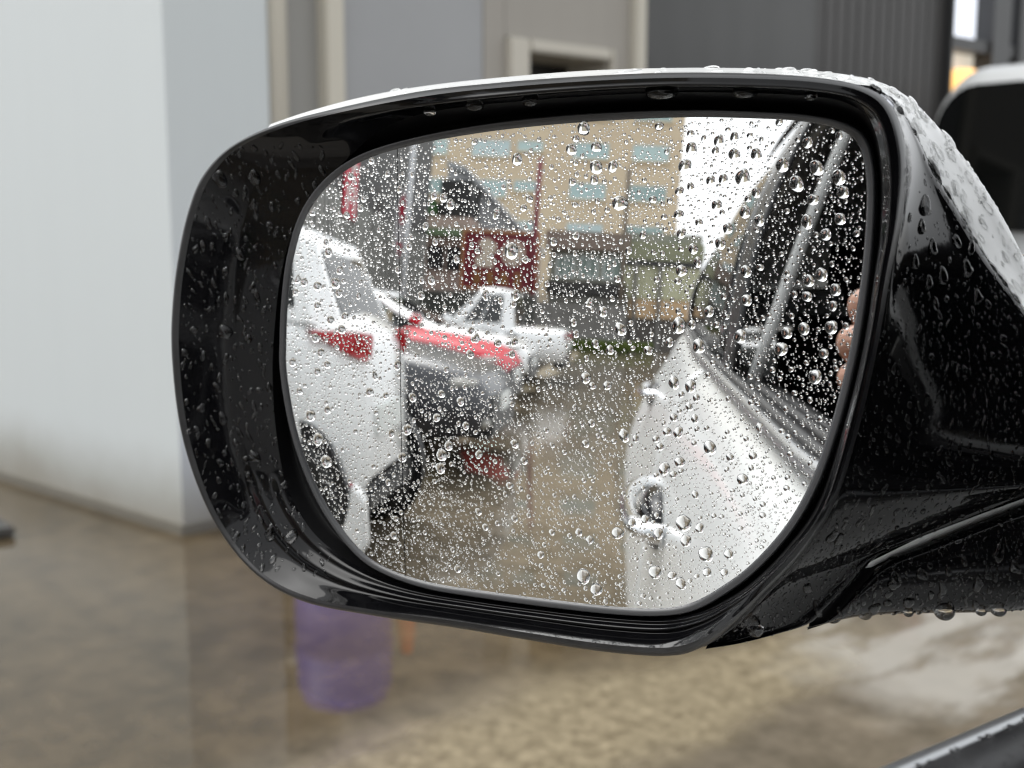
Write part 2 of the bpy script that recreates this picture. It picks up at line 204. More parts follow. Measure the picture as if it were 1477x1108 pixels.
# ------------------------------------------------------------------ the ground
def ground_mat():
    m = mat('wet_concrete', (.15, .13, .1), .2, spec=.5, ior=1.5)
    tc = N(m, 'ShaderNodeTexCoord')
    n1 = N(m, 'ShaderNodeTexNoise', Scale=.9, Detail=7, Roughness=.62); L(m, tc.outputs['Object'], n1.inputs['Vector'])
    n2 = N(m, 'ShaderNodeTexNoise', Scale=9, Detail=8, Roughness=.7); L(m, tc.outputs['Object'], n2.inputs['Vector'])
    n3 = N(m, 'ShaderNodeTexNoise', Scale=.55, Detail=3, Roughness=.5, Distortion=.6); L(m, tc.outputs['Object'], n3.inputs['Vector'])
    sx = N(m, 'ShaderNodeSeparateXYZ'); L(m, tc.outputs['Object'], sx.inputs[0])
    # a raised, sandy strip of slab that runs beside the car, its edge broken by noise
    ad = N(m, 'ShaderNodeMath', operation='MULTIPLY_ADD'); L(m, n1.outputs['Fac'], ad.inputs[0]); ad.inputs[1].default_value = .9; L(m, sx.outputs[0], ad.inputs[2])
    def ramp(src, a, b, c, d):
        r_ = N(m, 'ShaderNodeMapRange', interpolation_type='SMOOTHSTEP'); L(m, src, r_.inputs[0])
        r_.inputs[1].default_value, r_.inputs[2].default_value, r_.inputs[3].default_value, r_.inputs[4].default_value = a, b, c, d
        return r_.outputs[0]
    e1 = ramp(ad.outputs[0], -1.66, -1.42, 0, 1); e2 = ramp(ad.outputs[0], -1.22, -1.06, 1, 0); e3 = ramp(sx.outputs[1], 2.3, 2.9, 1, .0)
    st = N(m, 'ShaderNodeMath', operation='MULTIPLY'); L(m, e1, st.inputs[0]); L(m, e2, st.inputs[1])
    st2 = N(m, 'ShaderNodeMath', operation='MULTIPLY'); L(m, st.outputs[0], st2.inputs[0]); L(m, e3, st2.inputs[1])
    rp = N(m, 'ShaderNodeValToRGB'); els = rp.color_ramp.elements
    els[0].position = .34; els[0].color = (.05, .041, .027, 1); els[1].position = .68; els[1].color = (.215, .178, .13, 1)
    mx = N(m, 'ShaderNodeMath', operation='MULTIPLY_ADD'); L(m, n2.outputs['Fac'], mx.inputs[0]); mx.inputs[1].default_value = .55
    h = N(m, 'ShaderNodeMath', operation='MULTIPLY'); L(m, n1.outputs['Fac'], h.inputs[0]); h.inputs[1].default_value = .48; L(m, h.outputs[0], mx.inputs[2])
    L(m, mx.outputs[0], rp.inputs[0])
    mc = N(m, 'ShaderNodeMix', data_type='RGBA'); L(m, st2.outputs[0], mc.inputs[0]); L(m, rp.outputs[0], mc.inputs[6])
    rp2 = N(m, 'ShaderNodeValToRGB'); e = rp2.color_ramp.elements; e[0].position = .35; e[0].color = (.12, .094, .054, 1); e[1].position = .68; e[1].color = (.33, .275, .18, 1)
    n5 = N(m, 'ShaderNodeTexNoise', Scale=26, Detail=6, Roughness=.75); L(m, tc.outputs['Object'], n5.inputs['Vector']); L(m, n5.outputs['Fac'], rp2.inputs[0]); L(m, rp2.outputs[0], mc.inputs[7])
    # puddle's bright reflection painted as a paler patch of slab ahead of the door
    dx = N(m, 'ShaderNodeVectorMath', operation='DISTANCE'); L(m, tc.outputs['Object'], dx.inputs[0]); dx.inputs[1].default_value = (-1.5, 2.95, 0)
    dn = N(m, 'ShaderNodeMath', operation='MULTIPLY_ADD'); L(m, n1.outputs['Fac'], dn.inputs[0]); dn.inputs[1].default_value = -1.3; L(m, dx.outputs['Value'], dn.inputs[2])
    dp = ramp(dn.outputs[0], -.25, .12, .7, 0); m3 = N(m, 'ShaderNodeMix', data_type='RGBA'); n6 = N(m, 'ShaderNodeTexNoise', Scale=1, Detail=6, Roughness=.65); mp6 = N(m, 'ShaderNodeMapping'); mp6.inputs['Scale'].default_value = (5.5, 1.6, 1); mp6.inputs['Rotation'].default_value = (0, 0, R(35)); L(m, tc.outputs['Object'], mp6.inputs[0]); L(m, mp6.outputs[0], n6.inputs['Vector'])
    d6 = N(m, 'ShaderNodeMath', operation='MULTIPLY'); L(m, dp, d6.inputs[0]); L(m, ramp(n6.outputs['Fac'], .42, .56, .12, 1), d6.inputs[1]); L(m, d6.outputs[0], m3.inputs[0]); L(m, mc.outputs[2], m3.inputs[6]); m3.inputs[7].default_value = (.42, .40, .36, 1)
    # standing water: mirror smooth; slab between puddles: a rougher wet film
    pd = ramp(n3.outputs['Fac'], .38, .62, .035, .16)
    rr = N(m, 'ShaderNodeMix'); L(m, st2.outputs[0], rr.inputs[0]); L(m, pd, rr.inputs[2]); rr.inputs[3].default_value = .4
    pw = N(m, 'ShaderNodeMath', operation='MULTIPLY_ADD'); L(m, n3.outputs['Fac'], pw.inputs[0]); pw.inputs[1].default_value = .8; L(m, sx.outputs[0], pw.inputs[2])
    pool = ramp(pw.outputs[0], -1.75, -1.5, 1, 0)      # a shallow pool along the foot of the buildings
    r3 = N(m, 'ShaderNodeMix'); L(m, pool, r3.inputs[0]); L(m, rr.outputs[0], r3.inputs[2]); r3.inputs[3].default_value = .03
    L(m, r3.outputs[0], bsdf(m).inputs['Roughness'])
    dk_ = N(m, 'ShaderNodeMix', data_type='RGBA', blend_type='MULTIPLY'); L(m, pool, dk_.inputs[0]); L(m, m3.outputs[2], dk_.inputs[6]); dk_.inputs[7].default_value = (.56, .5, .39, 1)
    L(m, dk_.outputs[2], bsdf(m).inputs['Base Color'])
    wv = N(m, 'ShaderNodeTexNoise', Scale=5, Detail=2); L(m, tc.outputs['Object'], wv.inputs['Vector'])
    b0 = N(m, 'ShaderNodeBump', Strength=.16, Distance=.004); L(m, wv.outputs['Fac'], b0.inputs['Height'])
    vo = N(m, 'ShaderNodeTexVoronoi', Scale=1.9); L(m, tc.outputs['Object'], vo.inputs['Vector'])       # rings where rain strikes the water
    sn = N(m, 'ShaderNodeMath', operation='MULTIPLY'); L(m, vo.outputs['Distance'], sn.inputs[0]); sn.inputs[1].default_value = 75
    s2 = N(m, 'ShaderNodeMath', operation='SINE'); L(m, sn.outputs[0], s2.inputs[0]); fo = ramp(vo.outputs['Distance'], .03, .34, 1, 0)
    s3 = N(m, 'ShaderNodeMath', operation='MULTIPLY'); L(m, s2.outputs[0], s3.inputs[0]); L(m, fo, s3.inputs[1])
    b1 = N(m, 'ShaderNodeBump', Strength=.10, Distance=.004); L(m, s3.outputs[0], b1.inputs['Height']); L(m, b0.outputs[0], b1.inputs['Normal'])
    b2 = N(m, 'ShaderNodeBump', Distance=.006); L(m, n2.outputs['Fac'], b2.inputs['Height']); L(m, st2.outputs[0], b2.inputs['Strength']); L(m, b1.outputs[0], b2.inputs['Normal'])
    L(m, b2.outputs[0], bsdf(m).inputs['Normal'])
    return m
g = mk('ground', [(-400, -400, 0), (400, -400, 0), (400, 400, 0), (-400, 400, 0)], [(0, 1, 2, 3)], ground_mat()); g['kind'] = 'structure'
# ------------------------------------------------------------------ buildings beyond the mirror
def wall_paint(name, c, dirt=(.2, .18, .14), top=.24, rough=.7, streak=.97):
    """paint with a soft stained foot (splash dirt on the wall's lowest hand's breadth) and rain streaks"""
    m = mat(name, c, rough); tc = N(m, 'ShaderNodeTexCoord'); sx = N(m, 'ShaderNodeSeparateXYZ'); L(m, tc.outputs['Object'], sx.inputs[0])
    nz = N(m, 'ShaderNodeTexNoise', Scale=2.2, Detail=6, Roughness=.6); L(m, tc.outputs['Object'], nz.inputs['Vector'])
    mp = N(m, 'ShaderNodeMapping'); mp.inputs['Scale'].default_value = (14, 14, .7); L(m, tc.outputs['Object'], mp.inputs[0])
    ns = N(m, 'ShaderNodeTexNoise', Scale=1, Detail=4); L(m, mp.outputs[0], ns.inputs['Vector'])
    a = N(m, 'ShaderNodeMath', operation='MULTIPLY_ADD'); L(m, nz.outputs['Fac'], a.inputs[0]); a.inputs[1].default_value = -.22; L(m, sx.outputs[2], a.inputs[2])
    mr = N(m, 'ShaderNodeMapRange', interpolation_type='SMOOTHSTEP'); L(m, a.outputs[0], mr.inputs[0]); mr.inputs[1].default_value = -.12; mr.inputs[2].default_value = top; mr.inputs[3].default_value = .85; mr.inputs[4].default_value = 0
    r2 = N(m, 'ShaderNodeValToRGB'); r2.color_ramp.elements[0].position = .3; r2.color_ramp.elements[1].position = .62
    r2.color_ramp.elements[0].color = (c[0] * streak, c[1] * streak, c[2] * streak, 1); r2.color_ramp.elements[1].color = (*c, 1); L(m, ns.outputs['Fac'], r2.inputs[0])
    mc = N(m, 'ShaderNodeMix', data_type='RGBA'); L(m, mr.outputs[0], mc.inputs[0]); L(m, r2.outputs[0], mc.inputs[6]); mc.inputs[7].default_value = (*dirt, 1)
    L(m, mc.outputs[2], bsdf(m).inputs['Base Color'])
    bp = N(m, 'ShaderNodeBump', Strength=.25, Distance=.004); L(m, nz.outputs['Fac'], bp.inputs['Height']); L(m, bp.outputs[0], bsdf(m).inputs['Normal'])
    return m
def thing(name, label, cat, group=None, loc=(0, 0, 0), rz=0): return empty(name, loc, rz, label, cat, group)
T = thing('white_building', 'pale white rendered building corner with a dirty foot, left of the mirror', 'building', loc=(-3.82, 1.7, 0))
B().prism([(0, 0), (-7, -1.16), (-7, 1), (-.25, 1), (-.25, .385), (0, .385)], 2, 0, 6.2).build('wall', wall_paint('white_render', (.5, .53, .535), streak=.99), T)
B().prism([(.012, -.012), (-7, -1.176), (-7, -1.16), (0, .0), (0, .37), (.012, .37)], 2, 0, .035).build('plinth', wall_paint('stained_plinth', (.3, .28, .24), (.1, .09, .07)), T)
Tp = thing('downpipe', 'rusty cream downpipe in the corner beside the white wall', 'pipe', loc=(-3.86, 2.135, 0))
pm = mat('cream_pipe', (.55, .5, .4), .5); vary(pm, (.34, .26, .17), (.6, .57, .49), 7, lo=.28, hi=.44, stretch=(1, 1, .3))
B().tube([(0, 0, .12), (0, 0, 6)], .045, 20).build('pipe', pm, Tp, True)
for z in (.5, 1.95, 3.4): B().tube([(0, 0, z), (0, 0, z + .09)], .053, 20).build('collar', pm, Tp, True)
T = thing('grey_building', 'grey shopfront with a closed blue grey shutter and beige doorway behind the mirror', 'building', loc=(-3.82, 2.18, 0))
gw = wall_paint('grey_wall_paint', (.26, .255, .24)); bw = wall_paint('beige_wall_tile', (.30, .28, .25)); bp_ = wall_paint('beige_pilaster_paint', (.50, .47, .40))
box('wall', -1, -.06, -.09, .14, 0, 6, gw, T)
box('pilaster', -1, .01, .14, .218, 0, 6, bp_, T, .006)
sh = mat('blue_grey_shutter', (.28, .285, .292), .42, .0); vary(sh, (.27, .274, .28), (.294, .298, .304), 1.2)
box('shutter_panel', -.1, -.035, .222, .9, .1, 4.06, sh, T)
box('shutter_box', -.4, .02, .222, .9, 4.06, 6, gw, T)
for (a, b, c, d) in ((.902, 1.01, 0, 6), (1.63, 1.74, 0, 6)): box('wall', -.5, -.03, a, b, c, d, bw, T)
for k in range(9): box('wall_panel', -.5, -.028, 1.012, 1.628, 1.836 + k * .45, 1.836 + k * .45 + .446, bw, T)
box('pilaster', -.5, .012, 1.742, 1.812, 0, 6, bp_, T, .006)
fr = mat('beige_door_frame', (.46, .43, .37), .5)
box('door_frame', -.3, .005, 1.013, 1.125, 0, 1.832, fr, T, .008); box('door_frame', -.3, .005, 1.60, 1.627, 0, 1.832, fr, T, .008); box('door_frame', -.3, .004, 1.127, 1.598, 1.782, 1.831, fr, T, .008)
box('doorway_shade', -.36, -.3, 1.10, 1.61, 0, 1.80, mat('dark_doorway', (.012, .011, .01), .5), T)  # near-black panel closing the opening; the dark interior is put into its colour
T = thing('dark_workshop', 'dark grey workshop front with ribbed cladding and a bright window, upper right of the mirror', 'building', loc=(-3.82, 3.995, 0))
dg = mat('dark_grey_cladding', (.05, .05, .049), .45); vary(dg, (.044, .044, .043), (.056, .056, .055), 3, stretch=(1, 1, .25))
box('wall', -.5, -.02, 0, 1.28, 0, 6, dg, T)
rib = mat('ribbed_sheet', (.058, .055, .052), .5); vary(rib, (.034, .032, .03), (.044, .041, .039), 5, stretch=(1, 1, .2))
box('wall', -.5, -.04, 1.282, 2.56, 0, 6, rib, T)
for k in range(13): box('cladding_rib', -.0385, -.0355, 1.30 + k * .098, 1.30 + k * .098 + .06, 0, 6, rib, T, .008)
post = mat('dark_window_post', (.03, .03, .03), .4)
box('wall', -.5, -.02, 2.562, 6, 0, 1.5, dg, T)
for y in (2.562, 3.03, 3.36, 4.4): box('window_post', -.2, .02, y, y + (.02 if y < 2.6 else .21), 1.502, 6, post, T)
box('window_rail', -.16, 0, 2.584, 3.028, 2.08, 2.15, post, T); box('window_rail', -.16, 0, 3.242, 3.358, 2.08, 2.15, post, T); box('window_rail', -.16, 0, 3.622, 4.398, 2.08, 2.15, post, T)
lit = mat('sky_glow_pane', (.5, .52, .55), .2, emit=(.86, .9, 1), estr=.55); lit2 = mat('lit_warm_pane', (.4, .36, .3), .2, emit=(.75, .72, .62), estr=.32)  # upper panes' glow stands in for sky brightness seen through them
lamp = mat('warm_lamp', (.7, .4, .15), .3, emit=(1, .55, .18), estr=.9)
for a, b in ((2.584, 3.028), (3.242, 3.358), (3.622, 4.398)):
    p = box('window', -.12, -.1, a, b, 2.152, 6, lit, T); box('window', -.12, -.1, a, b, 1.502, 2.078, lit2, T)
B().lathe([(0, .12), (.07, .11), (.15, .03), (.16, 0), (.0, -.01)], (-.04, 2.80, 1.86), 2, 20).build('lamp', lamp, T, True)
B().lathe([(0, .05), (.03, .04), (.05, 0), (.0, -.03)], (-.04, 3.47, 2.05), 2, 16).build('lamp', mat('white_lamp', (.8, .8, .8), .3, emit=(1, .95, .85), estr=3), T, True)
# small things on the ground by the wall
tb = mat('wet_dark_board', (.035, .033, .03), .3); vary(tb, (.02, .019, .017), (.06, .055, .05), 8)
tag(box('board', -4.75, -4.17, .78, 1.24, .004, .035, tb, None, .006), 'flat dark wet board lying by the foot of the white wall, far left', 'board')
T = thing('blue_drum', 'blue violet plastic drum by the wall, seen as a reflection in the wet ground', 'drum', loc=(-3.52, 2.16, 0))
dm = mat('blue_plastic', (.055, .042, .58), .4)
B().lathe([(0, 0), (.165, 0), (.175, .02), (.172, .18), (.18, .2), (.172, .22), (.172, .4), (.18, .42), (.172, .44), (.17, .57), (.155, .6), (0, .6)], (0, 0, 0), 2, 32).build('barrel', dm, T, True)
B().lathe([(0, .604), (.15, .604), (.152, .625), (0, .625)], (0, 0, 0), 2, 32).build('lid', dm, T, True)
T = thing('traffic_cone', 'orange cone standing right of the blue drum', 'cone', loc=(-3.5, 2.42, 0))
cm = mat('orange_plastic', (.75, .2, .09), .5)
B().lathe([(.10, .025), (.07, .12), (.022, .52), (0, .525)], (0, 0, 0), 2, 24).build('cone_body', cm, T, True); box('cone_base', -.12, .12, -.12, .12, 0, .025, cm, T, .008)
# ------------------------------------------------------------------ parked vehicles
def wheel(parent, c, r, w, axis=1):
    """c = centre of the outer face; the wheel's axle runs along the local Y axis"""
    s = 1 if w > 0 else -1; w = abs(w)
    prof = [(r * .62, 0), (r * .66, .012), (r * .93, .006), (r, -.03), (r, -w + .03), (r * .9, -w), (r * .3, -w)]
    t = B().lathe([(a, h * s) for a, h in prof], c, 1, 28).build('wheel', M['tyre'], parent, True)
    q = B().lathe([(r * .62, -.002 * s), (r * .56, -.03 * s), (r * .5, -.05 * s), (0, -.055 * s)], c, 1, 24)
    for k in range(5):
        a = k * 2 * math.pi / 5 + .3; ca, sa = math.cos(a), math.sin(a)
        q.tube([(c[0] + ca * r * .08, c[1] - .012 * s, c[2] + sa * r * .08), (c[0] + ca * r * .6, c[1] - .008 * s, c[2] + sa * r * .6)], [.035 * r / .33, .022 * r / .33], 6)
    q.build('rim', M['alloy'], t, True)
def car(name, label, paint, loc, rz, Ln=4.3, Wd=1.76, H=1.42, zb=.86, prof=None, lower=None, wheels=(.75, 3.4), wr=.31, tail=None, plate=None, bed=None, nose=None, group='cars parked side by side across the yard', mudflap=False, tl=(.6, .97)):
    """local x: 0 = tail, Ln = nose; y: side; prof = glasshouse (rear foot, roof rear, roof front, windscreen foot)"""
    T = thing(name, label, 'car' if not bed else 'pickup', group, loc, rz); hw = Wd / 2
    lower = lower or [(0, .72, .42, zb - .14), (.07, .86, .3, zb - .03), (.3, .965, .24, zb + .02), (1.0, 1, .22, zb), (2.4, 1, .22, zb - .01), (3.3, .985, .22, zb - .05), (3.85, .95, .24, zb - .12), (4.18, .84, .28, zb - .2), (4.3, .66, .36, zb - .3)]
    k = Ln / lower[-1][0]; rows = []
    st = cr([(a * k, b, c, d) for a, b, c, d in lower], 5)
    for (x, f, z0, z1) in st:
        w = hw * f; h = z1 - z0
        half = [(w * .86, z0), (w * .96, z0 + h * .12), (w, z0 + h * .42), (w * .985, z0 + h * .66), (w * .955, z0 + h * .84), (w * .88, z0 + h * .965), (w * .7, z1 + .01), (0, z1 + .035)]
        rows.append([(x, y, z) for y, z in half] + [(x, -y, z) for y, z in half[-2::-1]])
    v, f = grid(rows); n = len(rows[0]); f += [tuple(range(n))[::-1], tuple(range(len(v) - n, len(v)))]
    mk('body', v, f, paint, T, True)
    def top(x): return float(np.interp(x, st[:, 0], st[:, 3])) + .0
    def wid(x): return float(np.interp(x, st[:, 0], st[:, 1])) * hw
    x0, x1, x2, x3 = prof or (.15, .75, 2.0, 3.05)
    bw_, rw = .93, .70
    bs = [(x0, wid(x0) * .80), (x0 + .18, wid(x0 + .3) * .9), ((x0 + x3) / 2, wid(2) * bw_), (x3 - .25, wid(x3) * .9), (x3, wid(x3) * .72)]
    ts = [(x1, hw * rw * .88), (x1 + .12, hw * rw * .97), ((x1 + x2) / 2, hw * rw * 1.02), (x2 - .1, hw * rw), (x2, hw * rw * .92)]
    def ring(P, zf, zc=0): return [(x, y, zf(x)) for x, y in P] + [(x, -y, zf(x)) for x, y in P[::-1]]
    def rz_(x): return H - .05 * ((x - (x1 + x2) / 2) / max(.4, (x2 - x1) / 2)) ** 2
    r0 = ring(bs, lambda x: top(x) - .03); r1 = ring(ts, lambda x: rz_(x) - .05); r2 = [(x * .96 + .04 * (x1 + x2) / 2, y * .88, rz_(x)) for x, y, z in r1]
    rows = [r0, r1, r2]; v, f = grid(rows, True); f.append(tuple(range(20, 30)))
    mk('cabin', v, f, paint, T, False)
    V_ = lambda t: Vector(t)
    def pane(nm, a, b, c, d, m_, u0, u1, w0, w1, off):
        a, b, c, d = map(V_, (a, b, c, d)); P = lambda u, w: (a.lerp(b, u)).lerp(d.lerp(c, u), w)
        nn = (b - a).cross(d - a).normalized() * off
        q = [P(u0, w0), P(u1, w0), P(u1, w1), P(u0, w1)]; vv = [p + nn for p in q] + [p - nn for p in q]
        mk(nm, vv, [(0, 1, 2, 3), (7, 6, 5, 4), (0, 4, 5, 1), (1, 5, 6, 2), (2, 6, 7, 3), (3, 7, 4, 0)], m_, T)
    for s in (0, 1):
        i = (lambda j: j) if s == 0 else (lambda j: 9 - j)
        pane('side_window', r0[i(1)], r0[i(2)], r1[i(2)], r1[i(1)], M['dark_glass'], .12, .97, .16, .9, .008)
        pane('side_window', r0[i(2)], r0[i(3)], r1[i(3)], r1[i(2)], M['dark_glass'], .03, .86, .16, .9, .008)
    pane('rear_window', r0[9], r0[0], r1[0], r1[9], M['dark_glass'], .07, .93, .12, .93, .008)
    pane('windscreen', r0[4], r0[5], r1[5], r1[4], M['dark_glass'], .05, .95, .08, .95, .008)
    for wx in wheels:
        wx *= k if not bed else 1
        for s in (1, -1):
            B().lathe([(0, .0), (wr * 1.2, 0), (wr * 1.2, -.05 * s)], (wx, s * (wid(wx) + .002), wr * 1.03), 1, 28).build('wheel_arch', M['trim_black'], T)
            wheel(T, (wx, s * (wid(wx) + .012), wr), wr, .2 * s)
            if mudflap and wx < 1.5 and s < 0: B().prism([(wx - wr * 1.22, wr * 1.55), (wx - wr * 1.12, wr * 1.2), (wx - wr * .55, wr * .25), (wx - wr * .95, wr * .2), (wx - wr * 1.45, wr * .8), (wx - wr * 1.45, wr * 1.4)], 1, s * (wid(wx) - .06), s * (wid(wx) + .02)).build('mudguard', paint, T, False, .01)
    def blob(nm, c, r_, m_, rot=0):
        me = bpy.data.meshes.new(nm); bm = bmesh.new(); bmesh.ops.create_uvsphere(bm, u_segments=16, v_segments=10, radius=1)
        bmesh.ops.scale(bm, verts=bm.verts, vec=r_); bmesh.ops.rotate(bm, verts=bm.verts, cent=(0, 0, 0), matrix=Matrix.Rotation(rot, 3, 'Z')); bmesh.ops.translate(bm, verts=bm.verts, vec=c); bm.to_mesh(me); bm.free()
        return link(nm, me, m_, T, True)
    for s in (1, -1):
        tx = .17
        if tail:      # a tapered lamp that wraps round the tail's corner
            xs = st[:, 0][:12]; ws = np.maximum.accumulate(st[:, 1][:12] * hw)
            q_ = [(.93, -.055), (.62, -.05), (.36, -.062), (.40, -.15), (.52, -.165), (.72, -.13)]
            P_ = [(float(np.interp(hw * a, ws, xs)), s * hw * a, zb + b) for a, b in q_]
            vv = [(x - .022, y * 1.03, z) for x, y, z in P_] + [(x + .09, y * .9, z) for x, y, z in P_]; n_ = len(P_)
            B().add(vv, [tuple(range(n_)), tuple(range(n_, 2 * n_))[::-1]] + [(i, n_ + i, n_ + (i + 1) % n_, (i + 1) % n_) for i in range(n_)]).build('tail_light', M['red_lens'], T, False, .008)
        blob('headlight', (Ln * .945, s * hw * .72, top(Ln * .945) - .08), (.17, .12, .05), M['clear_lens'], -.5 * s)
        blob('fog_lamp', (Ln * .985, s * hw * .62, .36), (.07, .09, .05), M['clear_lens'], 0)
        B().tube([(.10, s * hw * .78, .40), (.06, s * hw * .6, .40)], .022, 8).build('reflector', M['red_lens'], T, True)
        mm = B(); mm.box(x3 - .42, x3 - .26, s * (hw * .93), s * (hw * 1.1), zb - .0, zb + .12).build('door_mirror', paint, T, False, .03)
        B().tube([(1.75 * k, s * (hw * 1.0), zb - .17), (1.95 * k, s * (hw * 1.0), zb - .17)], .016, 8).build('door_handle', paint, T, True)
    B().box(Ln * .95, Ln + .018, -hw * .62, hw * .62, .24, zb - .30).build('grille', M['trim_black'], T, False, .03)
    B().box(-.0, .2, -wid(.02) * .9, wid(.02) * .9, .25, .36).build('rear_valance', M['trim_black'], T, False, .03)
    B().box(Ln + .012, Ln + .03, -.2, .2, .40, .52).build('number_plate', M['plate'], T, False, .004); B().box(-.03, .02, -.2, .2, .56, .68).build('number_plate', M['plate'], T, False, .004)
    return T
RZL = math.pi     # tail towards the lane: local +x = world -X
car('white_hatchback', 'white hatchback parked tail out with red tail lamp, nearest in the mirror', M['white_car'], (-1.33, -2.83, 0), RZL, 3.6, 1.36, 1.40, 1.03, prof=(.10, .34, 1.9, 2.7), lower=[(0, .5, .4, .9), (.08, .74, .3, .985), (.28, .93, .24, 1.03), (.9, 1, .22, 1.03), (2.4, 1, .22, 1.0), (3.2, .96, .22, .92), (3.7, .7, .36, .7)], tail=True, wheels=(.34, 3.0), wr=.29, mudflap=True)
car('dark_grey_sedan', 'dark grey car parked nose out beside the white hatchback', M['grey_car'], (-5.25, -5.2, 0), 0, 4.1, 1.74, 1.26, .86, tail=True)
car('red_sedan', 'red car parked nose out behind the dark grey one', M['red_car'], (-5.55, -7.55, 0), 0, 4.15, 1.72, 1.3, .87, tail=True)
car('white_sedan', 'white car parked nose out past the red car', M['white_car'], (-5.7, -9.9, 0), 0, 4.2, 1.74, 1.3, .88, tail=True)
PU = [(0, .9, .45, .78), (.04, .96, .36, .83), (.4, 1, .34, .84), (2.0, 1, .3, .84), (3.1, 1, .3, .84), (3.9, .98, .3, .82), (4.5, .9, .34, .76), (4.75, .75, .4, .62)]
car('white_pickup', 'white pickup with red tail lamp towards the lane, last in the row', M['white_car'], (-1.2, -12.4, 0), RZL, 4.75, 1.76, 1.44, .84, prof=(.85, .92, 1.5, 2.1), lower=PU, wheels=(.95, 3.7), wr=.35, tail=True, bed=True)
# the van ahead, seen from behind over the mirror
T = thing('white_van', 'white van with a dark rear window standing beyond the mirror at the right edge', 'van', loc=(-2.42, 5.3, 0)); 
def rr(w, z0, z1, r0, r1, n=6):
    P = []
    for (cx_, cz_, r_, a0) in ((w - r0, z0 + r0, r0, -90), (w - r1, z1 - r1, r1, 0), (-w + r1, z1 - r1, r1, 90), (-w + r0, z0 + r0, r0, 180)):
        for k in range(n + 1): a = R(a0 + 90 * k / n); P.append((cx_ + r_ * math.cos(a), cz_ + r_ * math.sin(a)))
    return P
vr = []
for (y, w, z0, z1, rb, rt) in ((0, .78, .42, 1.70, .1, .2), (.03, .83, .37, 1.76, .1, .22), (.12, .86, .33, 1.81, .1, .22), (.5, .88, .3, 1.85, .1, .24), (2.6, .88, .3, 1.86, .1, .24), (3.2, .87, .3, 1.7, .1, .24), (3.6, .85, .3, 1.2, .1, .2), (4.1, .78, .34, .95, .1, .16)):
    vr.append([(x * (1 - .10 * max(0, (z - 1) / .85)), y + (z - .9) * .10 * (1 if y < .3 else 0), z) for x, z in rr(w, z0, z1, rb, rt)])
v, f = grid(vr, True); n = len(vr[0]); f += [tuple(range(n)), tuple(range(len(v) - n, len(v)))[::-1]]
vw = mat('white_van_paint', (.8, .81, .8), .35, coat=.6); o = mk('body', v, f, vw, T, True); 
def van_pane(nm, P, m_, t=.012):
    B().prism(P, 1, 0, t).build(nm, m_, T, False, .003)
wp = [(x * .93, z) for x, z in rr(.86, 1.03, 1.72, .06, .2)]
vv = [(x * (1 - .10 * max(0, (z - 1) / .85)), -.006 + (z - .9) * .10 - (0), z) for x, z in wp]; nv = len(vv)
mk('rear_window', vv + [(x, y + .05, z) for x, y, z in vv], [tuple(range(nv))] + [(i, i + nv, (i + 1) % nv + nv, (i + 1) % nv) for i in range(nv)], mat('van_glass', (.004, .0045, .0045), .05, spec=.25), T)
for s in (-1, 1):
    box('tail_light', s * .72 - .05, s * .72 + .05, -.03, .06, .62, .95, M['red_lens'], T, .01)
    for y in (.75, 3.3): wheel(T, (s * 0 + (s * .885), y, .31), .31, .2) if False else None
box('bumper', -.8, .8, -.08, .1, .33, .5, M['trim_black'], T, .03); box('number_plate', -.2, .2, -.015, .01, .72, .84, M['plate'], T, .004)
for s in (-1, 1):
    for y in (.75, 3.3):
        B().lathe([(.19, .0), (.3, .0), (.31, -.03 * s), (.31, -.2 * s), (.2, -.2 * s)], (s * .885, y, .31), 0, 24).build('wheel', M['tyre'], T, True)
        B().lathe([(0, -.01 * s), (.1, -.012 * s), (.19, -.004 * s)], (s * .885, y, .31), 0, 20).build('hubcap', M['alloy'], T, True)
# ------------------------------------------------------------------ behind the car: what the mirror shows (X = -left)
def facade_window(T, x0, x1, z0, z1, y, pane_m, frame_m, n=2):
    """y = wall face (facing +Y); frame proud of the wall, pane a sub-part"""
    b = B(); w = .07
    b.box(x0, x0 + w, y, y + .05, z0, z1).box(x1 - w, x1, y, y + .05, z0, z1).box(x0 + w, x1 - w, y, y + .05, z0, z0 + w).box(x0 + w, x1 - w, y, y + .05, z1 - w, z1)
    for k in range(1, n): xm = x0 + (x1 - x0) * k / n; b.box(xm - .03, xm + .03, y + .002, y + .045, z0 + w, z1 - w)
    f = b.build('window', frame_m, T); box('pane', x0 + w, x1 - w, y + .003, y + .02, z0 + w, z1 - w, pane_m, f)
T = thing('yellow_building', 'tall ochre apartment block with pale teal windows at the back of the mirror view', 'building', loc=(0, 0, 0))
ym = mat('ochre_tiles', (.62, .51, .36), .7); vary(ym, (.59, .48, .34), (.65, .54, .38), .5)
box('wall', -24, 2.95, -67, -55, 0, 23, ym, T)
teals = [mat('pale_teal_glass', c, .12) for c in ((.46, .6, .59), (.4, .54, .54), (.5, .62, .63), (.3, .42, .41))]; rw = random.Random(3); wf = mat('pale_window_frame', (.55, .6, .58), .5); sil = mat('window_ledge', (.62, .5, .32), .7)
for fl in range(7):
    z = 3.4 + fl * 2.8
    for (a, b, h) in ((-2.0, .65, 1.15), (2.35, 5.05, 1.15), (7.3, 9.3, .75), (9.85, 12.9, 1.2), (14.9, 17.7, 1.15), (19.5, 22.0, 1.15)):
        zz = z + 1.2 - h
        facade_window(T, -b, -a, zz, zz + h, -55, rw.choice(teals), wf, 3 if h > 1 else 2)
        box('ledge', -b - .1, -a + .1, -55, -54.85, zz - .1, zz - .01, sil, T)
T = thing('corrugated_wall', 'long grey corrugated metal shed wall behind the parked cars', 'wall', loc=(-7.5, -16, 0))
